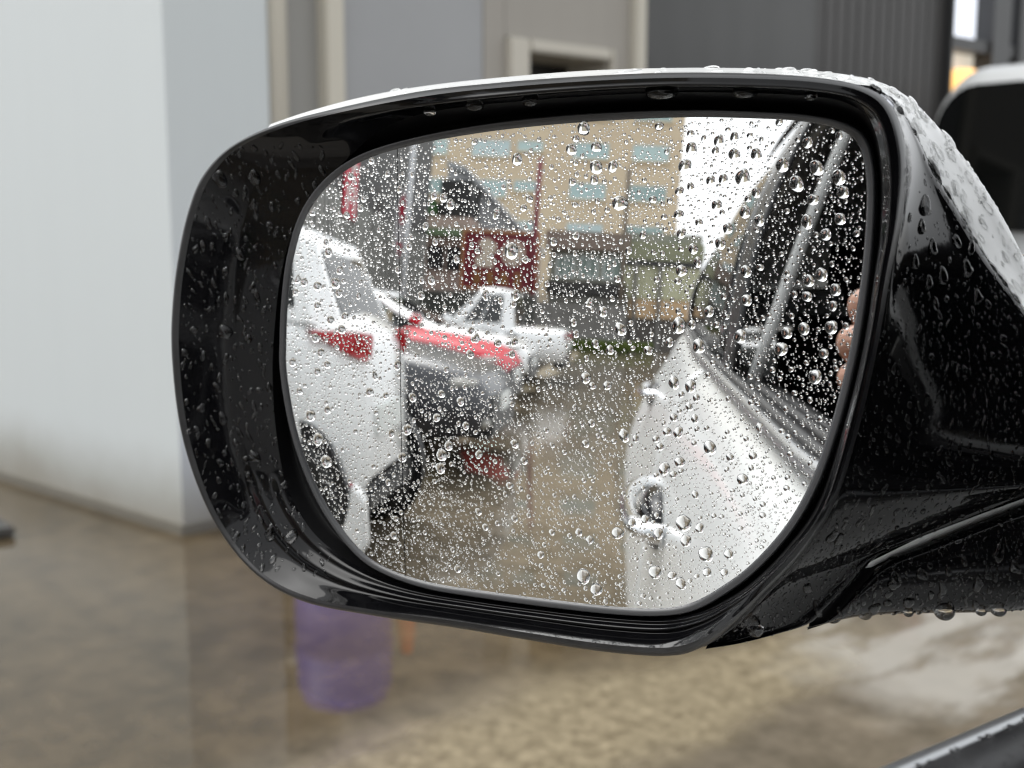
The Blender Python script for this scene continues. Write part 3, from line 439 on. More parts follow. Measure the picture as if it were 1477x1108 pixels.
cg = mat('grey_corrugated_sheet', (.27, .275, .265), .5, .1); vary(cg, (.2, .2, .19), (.33, .33, .31), 2, stretch=(1, 1, .15))
box('wall_sheet', -4, 0, -9, 7, 0, 3.35, cg, T); box('upper_fascia', -4, .02, -9, 7, 3.352, 6.5, mat('dark_fascia', (.06, .06, .06), .5), T)
for k in range(41): box('sheet_rib', .002, .06, -8.9 + k * .38, -8.9 + k * .38 + .16, 0, 3.35, cg, T)
T = thing('shop_sign', 'vertical red sign lettered in white on the shed wall', 'sign', loc=(-7.38, -16.2, 3.0))
rs = mat('red_sign_face', (.5, .03, .06), .4); ws = mat('white_lettering', (.75, .7, .68), .5)
box('sign_board', -.08, 0, -.62, .62, -.1, 1.35, rs, T, .01)
for (y0, y1, z0, z1) in ((-.45, .45, 1.0, 1.1), (-.06, .06, .72, 1.22), (-.35, .35, .72, .8), (-.4, -.28, .05, .55), (.25, .38, .05, .55), (-.3, .3, .28, .36), (-.3, .3, .5, .58)): box('letter', 0, .02, y0, y1, z0, z1, ws, T)
T = thing('banner', 'narrow pointed red and white banner standing out from the shed wall', 'banner', loc=(-7.0, -20.3, 2.2))
B().prism([(-.02, 0), (.16, .5), (.2, 1.6), (.05, 2.0), (-.18, 1.55), (-.2, .5)], 1, -.02, .02).build('cloth', mat('pale_banner', (.6, .58, .6), .6), T)
B().prism([(.0, 1.0), (.15, 1.1), (.16, 1.55), (.03, 1.85), (-.1, 1.5)], 1, .021, .03).build('print', rs, T); B().prism([(.0, .12), (.1, .5), (-.1, .55)], 1, .021, .03).build('print', rs, T)
T = thing('lamp_post', 'slim white metal pole in front of the pink house', 'pole', loc=(-6.7, -20, 0)); 
pmw = mat('white_metal', (.6, .61, .63), .4)
B().tube([(0, 0, .12), (0, 0, 5.6)], .09, 12).build('pole', pmw, T, True); B().tube([(0, 0, 0), (0, 0, .12)], .16, 12).build('base', pmw, T, True)
B().tube([(0, 0, 5.5), (.25, 0, 5.75), (.7, 0, 5.8)], .05, 8).build('arm', pmw, T, True); box('lamp_head', .5, 1.0, -.1, .1, 5.72, 5.84, pmw, T, .02)
T = thing('pink_house', 'pale pink low house with dark window and green eaves', 'house', loc=(-7.3, -27, 0))
pk = mat('pale_pink_render', (.46, .35, .3), .8); vary(pk, (.4, .3, .26), (.5, .39, .34), 1.2); gr_ = mat('green_eaves', (.16, .23, .13), .6); dk = mat('dark_window', (.03, .03, .032), .2)
box('wall', -1.5, 1.0, -4, 0, 0, 4.25, pk, T); box('eaves', -1.7, 1.1, -.1, .45, 3.55, 3.8, gr_, T, .02)
facade_window(T, -.75, .9, 2.3, 3.3, 0, dk, pk, 2)
box('roof_cabin', -.4, .9, -3, -.3, 4.252, 5.6, mat('black_cladding', (.02, .02, .02), .5), T); box('roof', -1.7, 1.1, -4.1, -.3, 4.25, 4.4, gr_, T, .02) if False else None
box('balcony_plants', -1.4, -.5, -.8, -.2, 4.252, 4.9, mat('pot_plants', (.06, .14, .05), .7), T, .1)
T = thing('lean_to_shed', 'grey sloping sheet metal roof rising behind the red board', 'shed', loc=(-6, -29, 0))
lm = mat('grey_roof_sheet', (.38, .39, .4), .45, .1)
B().prism([(-1.9, 0), (1.9, 0), (1.9, 3.6), (-1.0, 6.1), (-1.9, 6.3)], 1, -3, 0).build('wall', lm, T); B().prism([(2.1, 3.45), (2.1, 3.6), (-1.1, 6.36), (-1.9, 6.55), (-1.9, 6.32), (-1.0, 6.12)], 1, -3.1, .3).build('roof', mat('shed_roof', (.3, .31, .32), .45), T)
T = thing('red_billboard', 'wine red billboard with a gold rim, pale figure and round seal', 'billboard', loc=(-4.8, -25.5, 1.75))
bm_ = mat('wine_red_board', (.17, .008, .018), .45); gd = mat('dull_gold', (.45, .22, .10), .45); pale = mat('cream_print', (.62, .53, .43), .6); gdp = mat('gold_print', (.35, .2, .05), .5)
box('board', -1.42, 1.42, -.2, 0, 0, 1.95, bm_, T)
for (a, b, c, d) in ((-1.42, 1.42, 1.86, 1.95), (-1.42, 1.42, 0, .07), (-1.42, -1.34, .07, 1.86), (1.34, 1.42, .07, 1.86)): box('rim', a, b, .002, .05, c, d, gd, T)
rng = random.Random(5)
B().prism([(-.85, .75), (-.2, .72), (-.25, 1.1), (-.1, 1.45), (-.45, 1.7), (-.8, 1.55), (-.62, 1.2), (-.9, 1.0)], 1, .003, .03).build('figure', pale, T)
B().lathe([(0, .032), (.42, .03), (.42, .003)], (.5, 0, 1.22), 1, 28).build('seal', pale, T); B().lathe([(.3, .036), (.34, .036), (.34, .033)], (.5, 0, 1.22), 1, 28).build('ring', bm_, T)
for k in range(4):
    x = -.95 + k * .5; b = B(); 
    for q in range(4): zz = .2 + q * .11; b.box(x, x + rng.uniform(.22, .36), .003, .02, zz, zz + .04)
    b.box(x + .12, x + .17, .004, .022, .18, .6).build('character', gdp, T)
for s in (-1.2, 1.2): box('leg', s - .08, s + .08, -.16, -.04, -1.75, 0, M['trim_black'], T)
tag(B().tube([(-3.47, -25, 0), (-3.52, -25, 6.0)], .1, 10).build('pole', mat('dark_red_paint', (.16, .02, .03), .5), None, True), 'dark red pole rising beside the billboard against the ochre block', 'pole')
T = thing('grey_wall', 'long dark boundary wall under the billboard across the yard end', 'wall', loc=(-3, -24.4, 0))
dwm = mat('mossy_dark_render', (.07, .072, .066), .8); vary(dwm, (.05, .052, .047), (.1, .1, .09), 1.2)
box('wall', -7, -.3, -.3, 0, 0, 1.55, dwm, T); gwm = mat('grey_render', (.2, .19, .18), .8); vary(gwm, (.15, .145, .135), (.24, .23, .22), 1.5)
box('wall', -.298, 2.75, -.3, .01, 0, 1.45, gwm, T); box('coping', -7, 2.8, -.36, .05, 1.552, 1.62, gwm, T)
T = thing('green_house', 'grey green low house with a brown fascia right of the billboard', 'house', loc=(-1.7, -27, 0))
hg = mat('grey_green_wall', (.24, .25, .2), .8); vary(hg, (.2, .22, .18), (.3, .29, .24), 1)
box('wall', -1.45, 1.35, -4, 0, 0, 3.3, hg, T); box('fascia', -1.6, 1.45, -.2, .4, 3.3, 3.9, mat('brown_fascia', (.22, .17, .14), .7), T); box('awning', -1.5, 1.4, .002, .6, 1.75, 2.2, mat('dark_awning', (.035, .033, .03), .6), T, .02)
for x in (-1.2, -.35, .5): facade_window(T, x, x + .7, 2.35, 3.1, 0, mat('green_glass', (.2, .26, .23), .2), wf, 2)
tag(B().tube([(-.45, -25.6, 0), (-.48, -25.6, 5.9)], .085, 10).build('pole', mat('brown_wood_pole', (.16, .13, .1), .8), None, True), 'brown wooden utility pole standing between the two low houses', 'pole')
T = thing('pale_yellow_house', 'pale yellow fronted house with an olive roof edge, beside my car in the mirror', 'house', loc=(.7, -27, 0))
py_ = mat('pale_yellow_panel', (.5, .5, .34), .7); ol = mat('olive_fascia', (.24, .25, .16), .7)
box('wall', -1.1, 1.6, -5, -.1, 0, 4.0, hg, T); box('fascia', -1.15, 1.65, -.1, .3, 3.05, 3.65, ol, T); box('beam', -1.1, 1.6, -.098, .12, 2.88, 3.03, dk, T)
for k in range(4): box('wall_panel', -1.1 + k * .67, -1.1 + k * .67 + .655, -.098, .02, 1.75, 2.86, py_, T)
box('parapet', -.9, 1.6, -.098, .1, 1.1, 1.72, mat('apricot_render', (.55, .38, .22), .7), T); box('base', -1.1, 1.6, -.098, .02, 0, 1.08, mat('dark_base', (.1, .09, .08), .7), T)
for x in (-.75, .1): box('post', x, x + .12, .14, .26, 0, 3.0, gwm, T)
# hedge: a low clipped strip of small leaves
hv, hf = [], []; rng = random.Random(11)
for k in range(3200):
    x = rng.uniform(-2.4, .6); y = rng.uniform(-24.3, -23.8); z = .02 + .32 * rng.random() ** .7; s = rng.uniform(.03, .06)
    a = Vector((rng.gauss(0, 1), rng.gauss(0, 1), rng.gauss(0, .6) + .4)).normalized(); t = a.orthogonal().normalized(); b = a.cross(t); i = len(hv)
    c = Vector((x, y, z)); hv += [c - t * s, c + b * s * .5, c + t * s, c - b * s * .5]; hf.append((i, i + 1, i + 2, i + 3))
hm = mat('hedge_leaf', (.09, .14, .02), .6); vary(hm, (.06, .11, .015), (.16, .2, .03), 6)
tag(mk('hedge', hv, hf, hm), 'low bright green hedge along the foot of the grey wall', 'hedge')
# ------------------------------------------------------------------ the car that carries the mirror
CAR = thing('white_car', 'wet white car with the large black door mirror in front of the camera', 'car')
def ub(v): return float(np.interp(-v, [-2.2, -.4, 0, .8, 1.7, 2.8], [-.02, .09, .109, .095, .045, -.06]))   # belt line, outboard of the camera
def zbelt(v): return float(np.interp(-v, [-2.2, -.4, 0, .8, 1.7, 2.8], [.93, 1.005, 1.016, 1.04, 1.065, 1.06]))
def section(v):
    b, zb = ub(v), zbelt(v); fl = .012 * math.exp(-((v + 2.2) / .5) ** 2); e = max(0, v - .9) ** 2 * .13 + max(0, -v - 2.35) ** 2 * .35
    up = lambda z: .213 - .22 * max(0, z - .45) ** 2 - max(0, .1 - b) * min(1, max(0, (z - .62) / .4)) ** 1.5
    P = [(.06, .19), (.16, .2), (.203, .24)] + [(up(z), z) for z in (.3, .4, .5, .6, .7, .78, .86, .92)] + [(min(b + .034, up(.95)), zb - .034), (b + .010, zb - .009), (b, zb)]
    return [(-(u - e), v, z) for u, z in P]
def skin(name, v0, v1, m_):
    rows = [cr(section(v), 4) for v in np.linspace(v0, v1, max(4, int(abs(v1 - v0) / .06)))]
    v, f = grid(rows); o = mk(name, v, f, m_, CAR, True)
    o.modifiers.new('thick', 'SOLIDIFY').thickness = .004
    return o
skin('front_fender', .425, 2.0, M['white_paint']); D1 = skin('front_door', -.62, .42, M['white_paint']); D2 = skin('rear_door', -1.75, -.625, M['white_paint']); skin('rear_quarter', -2.85, -1.755, M['white_paint'])
def skin_u(v, z): 
    s = cr(section(v), 6); return float(np.interp(z, s[:, 2], -s[:, 0]))
def handle(v, z, parent):
    u = skin_u(v, z)
    # black bulge painting the dark hole behind the handle, bar standing off the door
    me = bpy.data.meshes.new('handle_pocket_dark'); bm = bmesh.new(); bmesh.ops.create_uvsphere(bm, u_segments=20, v_segments=10, radius=1); bmesh.ops.scale(bm, verts=bm.verts, vec=(.024, .085, .034)); bm.to_mesh(me); bm.free()
    link('handle_pocket_dark', me, M['gloss_black'], parent, True, (-u - .001, v, z - .008))
    pts = [(-(u - .002), v + .125, z + .004), (-(u + .016), v + .112, z + .004), (-(u + .031), v + .08, z + .004), (-(u + .036), v, z + .004), (-(u + .032), v - .065, z + .004), (-(u + .016), v - .12, z + .004), (-(u - .002), v - .13, z + .004)]
    b = B().tube(cr(pts, 5), .0105, 12); o = b.build('handle', M['chrome'], parent, True)
handle(-.47, .875, D1); handle(-1.52, .915, D2)
def rail(v): return (float(np.interp(v, [-2.6, -1.9, -1.4, -1.0, -.3, .2, .6], [.2, .03, .05, .05, .06, .12, .1])), float(np.interp(v, [-2.6, -1.9, -1.4, -1.0, -.3, .2, .75], [1.06, 1.22, 1.36, 1.44, 1.47, 1.41, 1.12])))
def belt_strip(name, v0, v1, prof, m_, n=24):
    rows = [[(-(ub(v) + du), v, zbelt(v) + dz) for du, dz in prof] for v in np.linspace(v0, v1, n)]
    v, f = grid([r_ + [r_[0]] for r_ in rows]); k = len(prof) + 1; f += [tuple(range(k - 1)), tuple(range(len(v) - k, len(v) - 1))[::-1]]
    return mk(name, v, f, m_, CAR, True)
belt_strip('chrome_moulding', -2.3, .42, [(.009, -.004), (.015, -.001), (.0145, .006), (.010, .010), (.006, .009)], M['bright_strip'], 40)
belt_strip('window_seal', -2.3, .42, [(.0055, -.004), (.0055, .010), (.002, .0135), (-.006, .0125), (-.009, .008), (-.009, -.006)], M['rubber'], 40)
belt_strip('inner_seal', -.78, .42, [(-.017, -.012), (-.017, .004), (-.021, .008), (-.027, .0075), (-.03, .003), (-.03, -.012)], M['rubber'], 24)
belt_strip('door_card', -.78, .42, [(-.031, -.02), (-.034, .001), (-.045, .003), (-.085, -.02), (-.1, -.12), (-.11, -.5), (-.06, -.6)], M['trim_black'], 24)
belt_strip('window_slot', -.78, .42, [(-.009, -.03), (-.009, -.022), (-.031, -.022), (-.031, -.03)], M['black_matt'], 24)
def ruled(name, v0, v1, t0, t1, w0, w1, off, m_, n=10, thick=.006, smooth=True, bow=.035):
    rows = []
    for i in range(n + 1):
        q = i / n; v = v0 + (v1 - v0) * q; tv = t0 + (t1 - t0) * q; rx, rz = rail(tv); row = []
        for k in range(9):
            s = w0 + (w1 - w0) * k / 8; bulge = bow * math.sin(math.pi * s)
            row.append((-(ub(v) + off) * (1 - s) + (rx - off) * s - bulge, v * (1 - s) + tv * s, (zbelt(v) + .006) * (1 - s) + rz * s))
        rows.append(row)
    v, f = grid(rows); o = mk(name, v, f, m_, CAR, smooth); md = o.modifiers.new('thick', 'SOLIDIFY'); md.thickness = thick; return o
ruled('rear_window', -1.66, -.5, -1.5, -.6, .03, .93, -.004, M['dark_glass'])
ruled('window_frame', -.498, -.40, -.598, -.5, 0, 1, 0, M['trim_black'], 4); ruled('door_pillar', -.390, -.376, -.490, -.476, .0, 1, -.014, M['grey_trim'], 4, .011, bow=.006)
ruled('window_frame', -1.74, -1.662, -1.56, -1.502, 0, 1, .001, M['trim_black'], 4); ruled('window_frame', -1.66, -.5, -1.5, -.6, .932, 1, .002, M['trim_black'], 10)
ruled('rear_pillar', -2.5, -1.742, -1.95, -1.562, 0, 1, .004, M['white_paint'], 12)
B().tube([(-(ub(.62)) + .02, .62, .99), (.02, .42, 1.24), (.10, .16, 1.42), (.062, -.2, 1.475), (.055, -.8, 1.465)], [.03, .028, .026, .022, .02], 12).build('front_pillar', M['trim_black'], CAR, True)
# roof, bonnet, tail and the off side, seen only from elsewhere
rows = []
for v in np.linspace(-2.0, .2, 24):
    rx, rz = rail(v); rows.append([(rx + (1.5 - 2 * rx) * k / 12, v, rz + .05 * math.sin(math.pi * k / 12)) for k in range(13)])
v, f = grid(rows); o = mk('roof', v, f, M['white_paint'], CAR, True); o.modifiers.new('thick', 'SOLIDIFY').thickness = .02
def sheet(name, A, Bq, m_, bow=.03, n=8, th=.008):
    A = np.array(A, float); Bq = np.array(Bq, float); rows = []
    for i in range(n + 1):
        a = A[0] + (Bq[0] - A[0]) * i / n; b = A[1] + (Bq[1] - A[1]) * i / n
        rows.append([tuple(a + (b - a) * k / 12 + np.array([0, 0, bow * math.sin(math.pi * k / 12)])) for k in range(13)])
    v, f = grid(rows); o = mk(name, v, f, m_, CAR, True); o.modifiers.new('thick', 'SOLIDIFY').thickness = th; return o
sheet('windscreen', [(.17, .21, 1.40), (1.33, .21, 1.40)], [(-.05, .86, 1.0), (1.55, .86, 1.0)], M['dark_glass'])
sheet('bonnet', [(-.06, .8, .985), (1.56, .8, .985)], [(.08, 1.98, .82), (1.42, 1.98, .82)], M['white_paint'])
sheet('rear_screen', [(.06, -2.0, 1.2), (1.44, -2.0, 1.2)], [(.10, -2.62, 1.05), (1.4, -2.62, 1.05)], M['dark_glass'])
sheet('boot_lid', [(.09, -2.61, 1.065), (1.41, -2.61, 1.065)], [(.12, -2.86, 1.0), (1.38, -2.86, 1.0)], M['white_paint'])
B().prism([(-.0, .3), (.05, .25), (1.45, .25), (1.5, .3), (1.42, 1.0), (.08, 1.0)], 1, -2.9, -2.84).build('rear_bumper', M['white_paint'], CAR, False, .02)
B().prism([(-.0, .3), (.05, .25), (1.45, .25), (1.5, .3), (1.42, .84), (.08, .84)], 1, 1.97, 2.05).build('front_bumper', M['white_paint'], CAR, False, .02)
rows = [[(1.5 + .0 - x, y, z) for x, y, z in cr(section(v), 3)] for v in np.linspace(-2.85, 2.0, 40)]; v, f = grid(rows); mk('off_side_panel', v, f, M['white_paint'], CAR, True)
rows = [[(1.5 + ub(v) - .0, v, zbelt(v) + .004), (1.5 - rail(min(v, .2))[0], v * .9, rail(min(v, .2))[1])] for v in np.linspace(-2.0, .6, 14)]; v, f = grid(rows); mk('off_side_window', v, f, M['dark_glass'], CAR, True)
box('off_side_door_card', 1.50, 1.57, -1.9, .5, .25, 1.03, M['black_matt'], CAR); box('floor', -.05, 1.55, -2.8, 1.9, .2, .26, M['trim_black'], CAR); box('dashboard', .03, 1.5, .42, .84, .5, .96, M['trim_black'], CAR, .05)
B().lathe([(.34, 0), (.33, .1), (.2, .1)], (-.12, 1.35, .31), 0, 24).build('wheel', M['tyre'], CAR, True) if False else None
for sx, y in ((-.17, 1.35), (-.17, -2.15), (1.67, 1.35), (1.67, -2.15)):
    s = -1 if sx < 0 else 1
    B().lathe([(.2, 0), (.32, .0), (.325, -.03 * s), (.325, -.2 * s), (.2, -.2 * s)], (sx - .01 * s, y, .325), 0, 26).build('wheel', M['tyre'], CAR, True)
for x in (.42, 1.12):
    for (y, nm) in ((-.62, 'front_seat'), (-1.5, 'rear_seat')):
        b = B(); b.box(x - .25, x + .25, y, y + .55, .4, .58); b.box(x - .25, x + .25, y - .14, y, .5, 1.12); b.box(x - .13, x + .13, y - .13, y - .03, 1.15, 1.34); b.build(nm, M['seat'], CAR, False, .04)
# ---- the mirror: traced outlines, millimetres in the mirror's own frame (a right, b up, c towards the driver)
O_ = Vector(D['O']); E1, E2, EN = Vector(D['e1']), Vector(D['e2']), Vector(D['n'])
def wpt(p): return O_ + E1 * (p[0] / 1000) + E2 * (p[1] / 1000) + EN * (p[2] / 1000)
def gh(a, b):  # convex glass; the outer strip beyond the dividing line bends more
    a /= 1000; b /= 1000; t = max(0., -.055 - a); return 1000 * (-(a * a + b * b) / 2.4 - 6 * t ** 3)
def gn(a, b):
    a /= 1000; b /= 1000; t = max(0., -.055 - a); ga, gb = -a / 1.2 + 18 * t * t, -b / 1.2
    return (EN - E1 * ga - E2 * gb).normalized()
def loftm(name, rows, m_, parent, closed, sub=5, smooth=True):
    rows = [np.array(r_, float) for r_ in rows]
    st = np.stack(rows, 1); out = np.stack([cr(s, sub) for s in st], 0)      # (n, rows, 3)
    v, f = grid([[wpt(p) for p in r_] for r_ in out.transpose(1, 0, 2)], closed)
    return mk(name, v, f, m_, parent, smooth)
K = 8
r0, r1, r2, r3, r4 = (cr(D[k], K, True) for k in ('r0', 'r1', 'r2', 'r3', 'r4'))
def shift(P, dc, ds): 
    P = np.array(P, float).copy(); q = P[:, :2] - np.array([-10, 0]); r_ = np.linalg.norm(q, axis=1, keepdims=True); P[:, :2] += q / r_ * ds; P[:, 2] += dc; return P
def ridge(P, h): P = P.copy(); P[:, 2] += h * np.clip((-P[:, 1] - 42) / 18, 0, 1); return P
MIR = loftm('wing_mirror', [r1, ridge(.85 * r1 + .15 * r2, .75), ridge(.62 * r1 + .38 * r2, .2), ridge(.35 * r1 + .65 * r2, .9), ridge(r2, -.5), .5 * r2 + .5 * r3, r3], M['gloss_black'], CAR, True, 6)
r34 = .45 * r3 + .55 * r4; r34[:, 2] += .9
loftm('rim', [r3, r34, r4, shift(r4, -2.5, -.3), shift(r4, -9, -2.5)], M['black_rim'], MIR, True, 5)
loftm('recess', [shift(r1, -.05, .05), .5 * r0 + .5 * r1 + np.array([0, 0, -2.5]), r0, shift(r0, -4, -8)], M['black_matt'], MIR, True, 3)
# glass
gp = cr([(a, b, 0) for a, b in D['glass']], 6, True)[:, :2]; c0 = np.array([-12., 0.]); NR = 44
rings = [[wpt((*(c0 + (p - c0) * s), gh(*(c0 + (p - c0) * s)))) for p in gp] for s in np.linspace(.02, 1, NR)]
v, f = grid(rings, True); f.append(tuple(range(len(gp)))[::-1])
GL = mk('mirror_glass', v, f, M['mirror'], MIR, True)
for p in GL.data.polygons: pass
nrm = [tuple(gn(*(c0 + (p - c0) * s))) for s in np.linspace(.02, 1, NR) for p in gp]
GL.data.normals_split_custom_set_from_vertices(nrm)
def lip(ds, dc): 
    q = gp - c0; r_ = np.linalg.norm(q, axis=1, keepdims=True); P = gp + q / r_ * ds; return np.array([(a, b, gh(a, b) + dc) for a, b in P])
loftm('glass_frame', [lip(-.5, .02), lip(-.2, .45), lip(.8, .9), lip(1.7, .5), lip(2.0, -4)], M['edge_grey'], MIR, True, 3)
dv = cr([(a, b, 0) for a, b in D['div']], 8)
mk('dividing_line', *grid([[wpt((a + w, b, gh(a, b) + .03)) for a, b, _ in dv] for w in (-.11, .11)]), M['black_matt'], MIR)
# inboard panel, gap and arm
pa, pb = cr(D['panel_a'], 6), cr(D['panel_b'], 6)
def bowed(f, dn): q = pa * (1 - f) + pb * f; q[:, 2] += dn; return q
def edge(dn):
    q = bowed(1.0, dn); n_ = len(q); i = np.arange(n_); w = np.clip((i - 16.5 * 6) / 9, 0, 1); q[:, 2] -= dn * .8 * w; q[:, 1] += abs(dn) * .12 * w; return q
PAN = loftm('inner_panel', [shift(pa, -2.0, -2.2), pa, bowed(.12, -1.0), bowed(.4, -2.2), bowed(.75, -1.8), bowed(.93, .1), bowed(.99, -.4), edge(-2.2), edge(-8)], M['gloss_black'], MIR, False, 5)
at, ab = cr(D['arm_top'], 8), cr(D['arm_bot'], 8)
def armr(f, dn):
    q = at * (1 - f) + ab * f; w = np.clip(np.arange(len(q)) / 16, .06, 1); q[:, 2] += dn * w; return q
ARM = loftm('arm', [armr(0, -12), armr(0, -3), armr(.03, -.4), armr(.16, 2.0), armr(.5, 3.2), armr(.82, 1.5), armr(.97, -2), armr(1.0, -6), armr(.96, -24)], M['gloss_black'], MIR, False, 5)
gA, gB = cr(D['panel_b'][13:20], 6), cr(D['arm_top'][:7][::-1], 6); gw_ = np.linspace(1, .25, len(gA))
gA[:, 1] += .8; gA[:, 2] -= 4.5 * gw_; gB[:, 1] -= .8; gB[:, 2] -= 4.5 * gw_
loftm('gap_shade', [gA, .5 * gA + .5 * gB - np.array([0, 0, 1.0]), gB], M['black_matt'], MIR, False, 2)  # dark strip added behind the gap, its colour standing for the shade there
# painted cap
def polar(P, n=220):
    P = np.array(P, float); th = np.arctan2(P[:, 1], P[:, 0]); o = np.argsort(th); th, P = th[o], P[o]
    tt = np.linspace(-math.pi, math.pi, n, endpoint=False); e = lambda k: np.interp(tt, np.r_[th - 2 * math.pi, th, th + 2 * math.pi], np.r_[P[:, k], P[:, k], P[:, k]])
    return np.stack([e(0), e(1), e(2)], 1)
S_ = list(cr(D['capsil'], 5)) + [(126, -30, -72), (100, -52, -56), (62, -66, -36)]
r4s = shift(r4, -9, -2.2); r4d = np.array(D['r4'])
sil = polar([p for p in cr(S_, 4)] + [p for i, p in enumerate(r4s) if i >= 25 * K or i < 2 * K])
front = polar([p + np.array([0, 0, -1.5]) for p in cr(D['panel_b'][:16], 6)] + [p for i, p in enumerate(shift(r4, -2.2, -.4)) if i >= 25 * K or i < 13 * K])
def sc_(P, s, dc, fc=1): q = P.copy(); q[:, :2] = (P[:, :2] - np.array([10, 0])) * s + np.array([10, 0]); q[:, 2] = P[:, 2] * fc + dc; return q
loftm('cap', [front, .45 * front + .55 * sil + np.array([0, 0, 1.5]), sil, sc_(sil, .9, -16), sc_(sil, .68, -32, .9), sc_(sil, .35, -44, .7), sc_(sil, .02, -52, .5)], M['white_paint'], MIR, True, 4)
# ------------------------------------------------------------------ rain
rng = random.Random(20)
def cap_mesh(seed, nseg, rings, H, irr, sag=.0, tail=0.0):
    """one drop of unit radius standing on z = 0, heavier towards -y"""
    q = random.Random(seed); ph = [q.uniform(0, 6.28) for _ in range(4)]; am = [irr * q.uniform(.3, 1) / (k + 1) for k in range(4)]
    v = []; f = []
    for rr_, hh in rings:
        for k in range(nseg):
            t = 2 * math.pi * k / nseg; r_ = 1 + sum(a * math.cos((j + 2) * t + p) for j, (a, p) in enumerate(zip(am, ph)))
            r_ *= 1 + tail * max(0, math.sin(t)) ** 3
            x, y = rr_ * r_ * math.cos(t), rr_ * r_ * math.sin(t) - sag * hh
            v.append((x, y, hh * H))
    v.append((0, -sag, H)); n = len(v) - 1
    for i in range(len(rings) - 1):
        for k in range(nseg): f.append((i * nseg + k, i * nseg + (k + 1) % nseg, (i + 1) * nseg + (k + 1) % nseg, (i + 1) * nseg + k))
    b = (len(rings) - 1) * nseg
    f += [(b + k, b + (k + 1) % nseg, n) for k in range(nseg)]
    return v, f
def sph(n): return [(math.cos(a), math.sin(a)) for a in [i / n * math.pi / 2 for i in range(n)]]
BIG = []
for k in range(14):
    v, f = cap_mesh(k, 22, [(1.0, -.04)] + sph(6)[0:], .66, .10, .12); me = bpy.data.meshes.new('drop'); me.from_pydata(v, [], f); me.polygons.foreach_set('use_smooth', [True] * len(f)); me.materials.append(M['water']); BIG.append(me)
ODD = []
for k in range(16):
    v, f = cap_mesh(100 + k, 26, [(1.0, -.05)] + sph(6), .55, .24, .12, .5); me = bpy.data.meshes.new('drop'); me.from_pydata(v, [], f); me.polygons.foreach_set('use_smooth', [True] * len(f)); me.materials.append(M['water']); ODD.append(me)
SMALL = [cap_mesh(200 + k, 8, [(1.0, -.05)] + sph(3), .55, .10, .06) for k in range(8)]
SMODD = [cap_mesh(300 + k, 10, [(1.0, -.05)] + sph(3), .50, .30, .1, .5) for k in range(8)]
def frame(n, up=Vector((0, 0, 1))):
    if abs(n.z) > .97: up = Vector((-.6, -.8, 0))
    y = (up - n * up.dot(n)).normalized(); x = y.cross(n); return Matrix((x, y, n)).transposed()
NI = 0
def single(p, n, r_, meshes, label, grp, spin=.5, sx=1, sy=1):
    global NI
    o = bpy.data.objects.new('raindrop', rng.choice(meshes)); COL.objects.link(o); NI += 1
    m = frame(n) @ Matrix.Rotation(rng.uniform(-spin, spin), 3, 'Z')
    o.matrix_world = Matrix.Translation(p) @ m.to_4x4() @ Matrix.Diagonal((r_ * sx, r_ * sy, r_ * (sx * sy) ** .5, 1))
    tag(o, label, 'raindrop', grp)
class Many:
    def __init__(s): s.V = []; s.F = []; s.n = 0
    def add(s, p, n, r_, kinds, spin=.6, sx=1, sy=1):
        v, f = rng.choice(kinds); m = frame(n) @ Matrix.Rotation(rng.uniform(-spin, spin), 3, 'Z'); A = np.array(m) * np.array([sx, sy, 1]) * r_
        s.V.append(np.array(v) @ A.T + np.array(p)); s.F += [tuple(i + s.n for i in q) for q in f]; s.n += len(v)
    def build(s, name, label, cat='raindrops'):
        o = mk(name, np.concatenate(s.V), s.F, M['water'], None, True); return tag(o, label, cat, None, 'stuff')
def inside(a, b, m=0.6):
    c = False; P = D['glass']; n = len(P)
    for i in range(n):
        (x1, y1), (x2, y2) = P[i], P[i - 1]
        if (y1 > b) != (y2 > b) and a < (x2 - x1) * (b - y1) / (y2 - y1) + x1: c = not c
    if not c: return False
    for i in range(n):
        (x1, y1), (x2, y2) = P[i], P[i - 1]; L2 = (x2 - x1) ** 2 + (y2 - y1) ** 2; t = max(0, min(1, ((a - x1) * (x2 - x1) + (b - y1) * (y2 - y1)) / L2))
        if math.hypot(a - x1 - t * (x2 - x1), b - y1 - t * (y2 - y1)) < m: return False
    return True
cells = {}
def free(a, b, r_, gap=1.04):
    ca, cb = int(a // 3), int(b // 3)
    for i in (-1, 0, 1):
        for j in (-1, 0, 1):
            for (x, y, q) in cells.get((ca + i, cb + j), ()):
                if (x - a) ** 2 + (y - b) ** 2 < ((q + r_) * gap) ** 2: return False
    return True
def put(a, b, r_): cells.setdefault((int(a // 3), int(b // 3)), []).append((a, b, r_))
def gpoint(a, b): return wpt((a, b, gh(a, b))), gn(a, b)
def where(a, b):
    """what the mirror shows behind a drop"""
    if a > 44: return 'the dark car window' if b > -18 else 'the bright door strip and door'
    if a > 29 and b > 12: return 'the white sky'
    if a > 19: return 'the white car door' if b < 2 else 'the pale yellow house'
    if a > -14: return 'the ochre apartment block' if b > 36 else ('the low house and wall' if b > 3 else ('the middle of the wet yard' if b > -38 else 'the nearest wet ground'))
    if a > -50: return 'the lean to shed and ochre block' if b > 36 else ('the red billboard and pink house' if b > 16 else ('the row of parked cars' if b > -32 else 'the wet ground before the parked cars'))
    return 'the grey shed wall' if b > 26 else ('the white hatchback roof' if b > 10 else ('the white hatchback tail lamp' if b > -14 else ('the white hatchback wheel' if b > -42 else 'the dark lower left edge')))
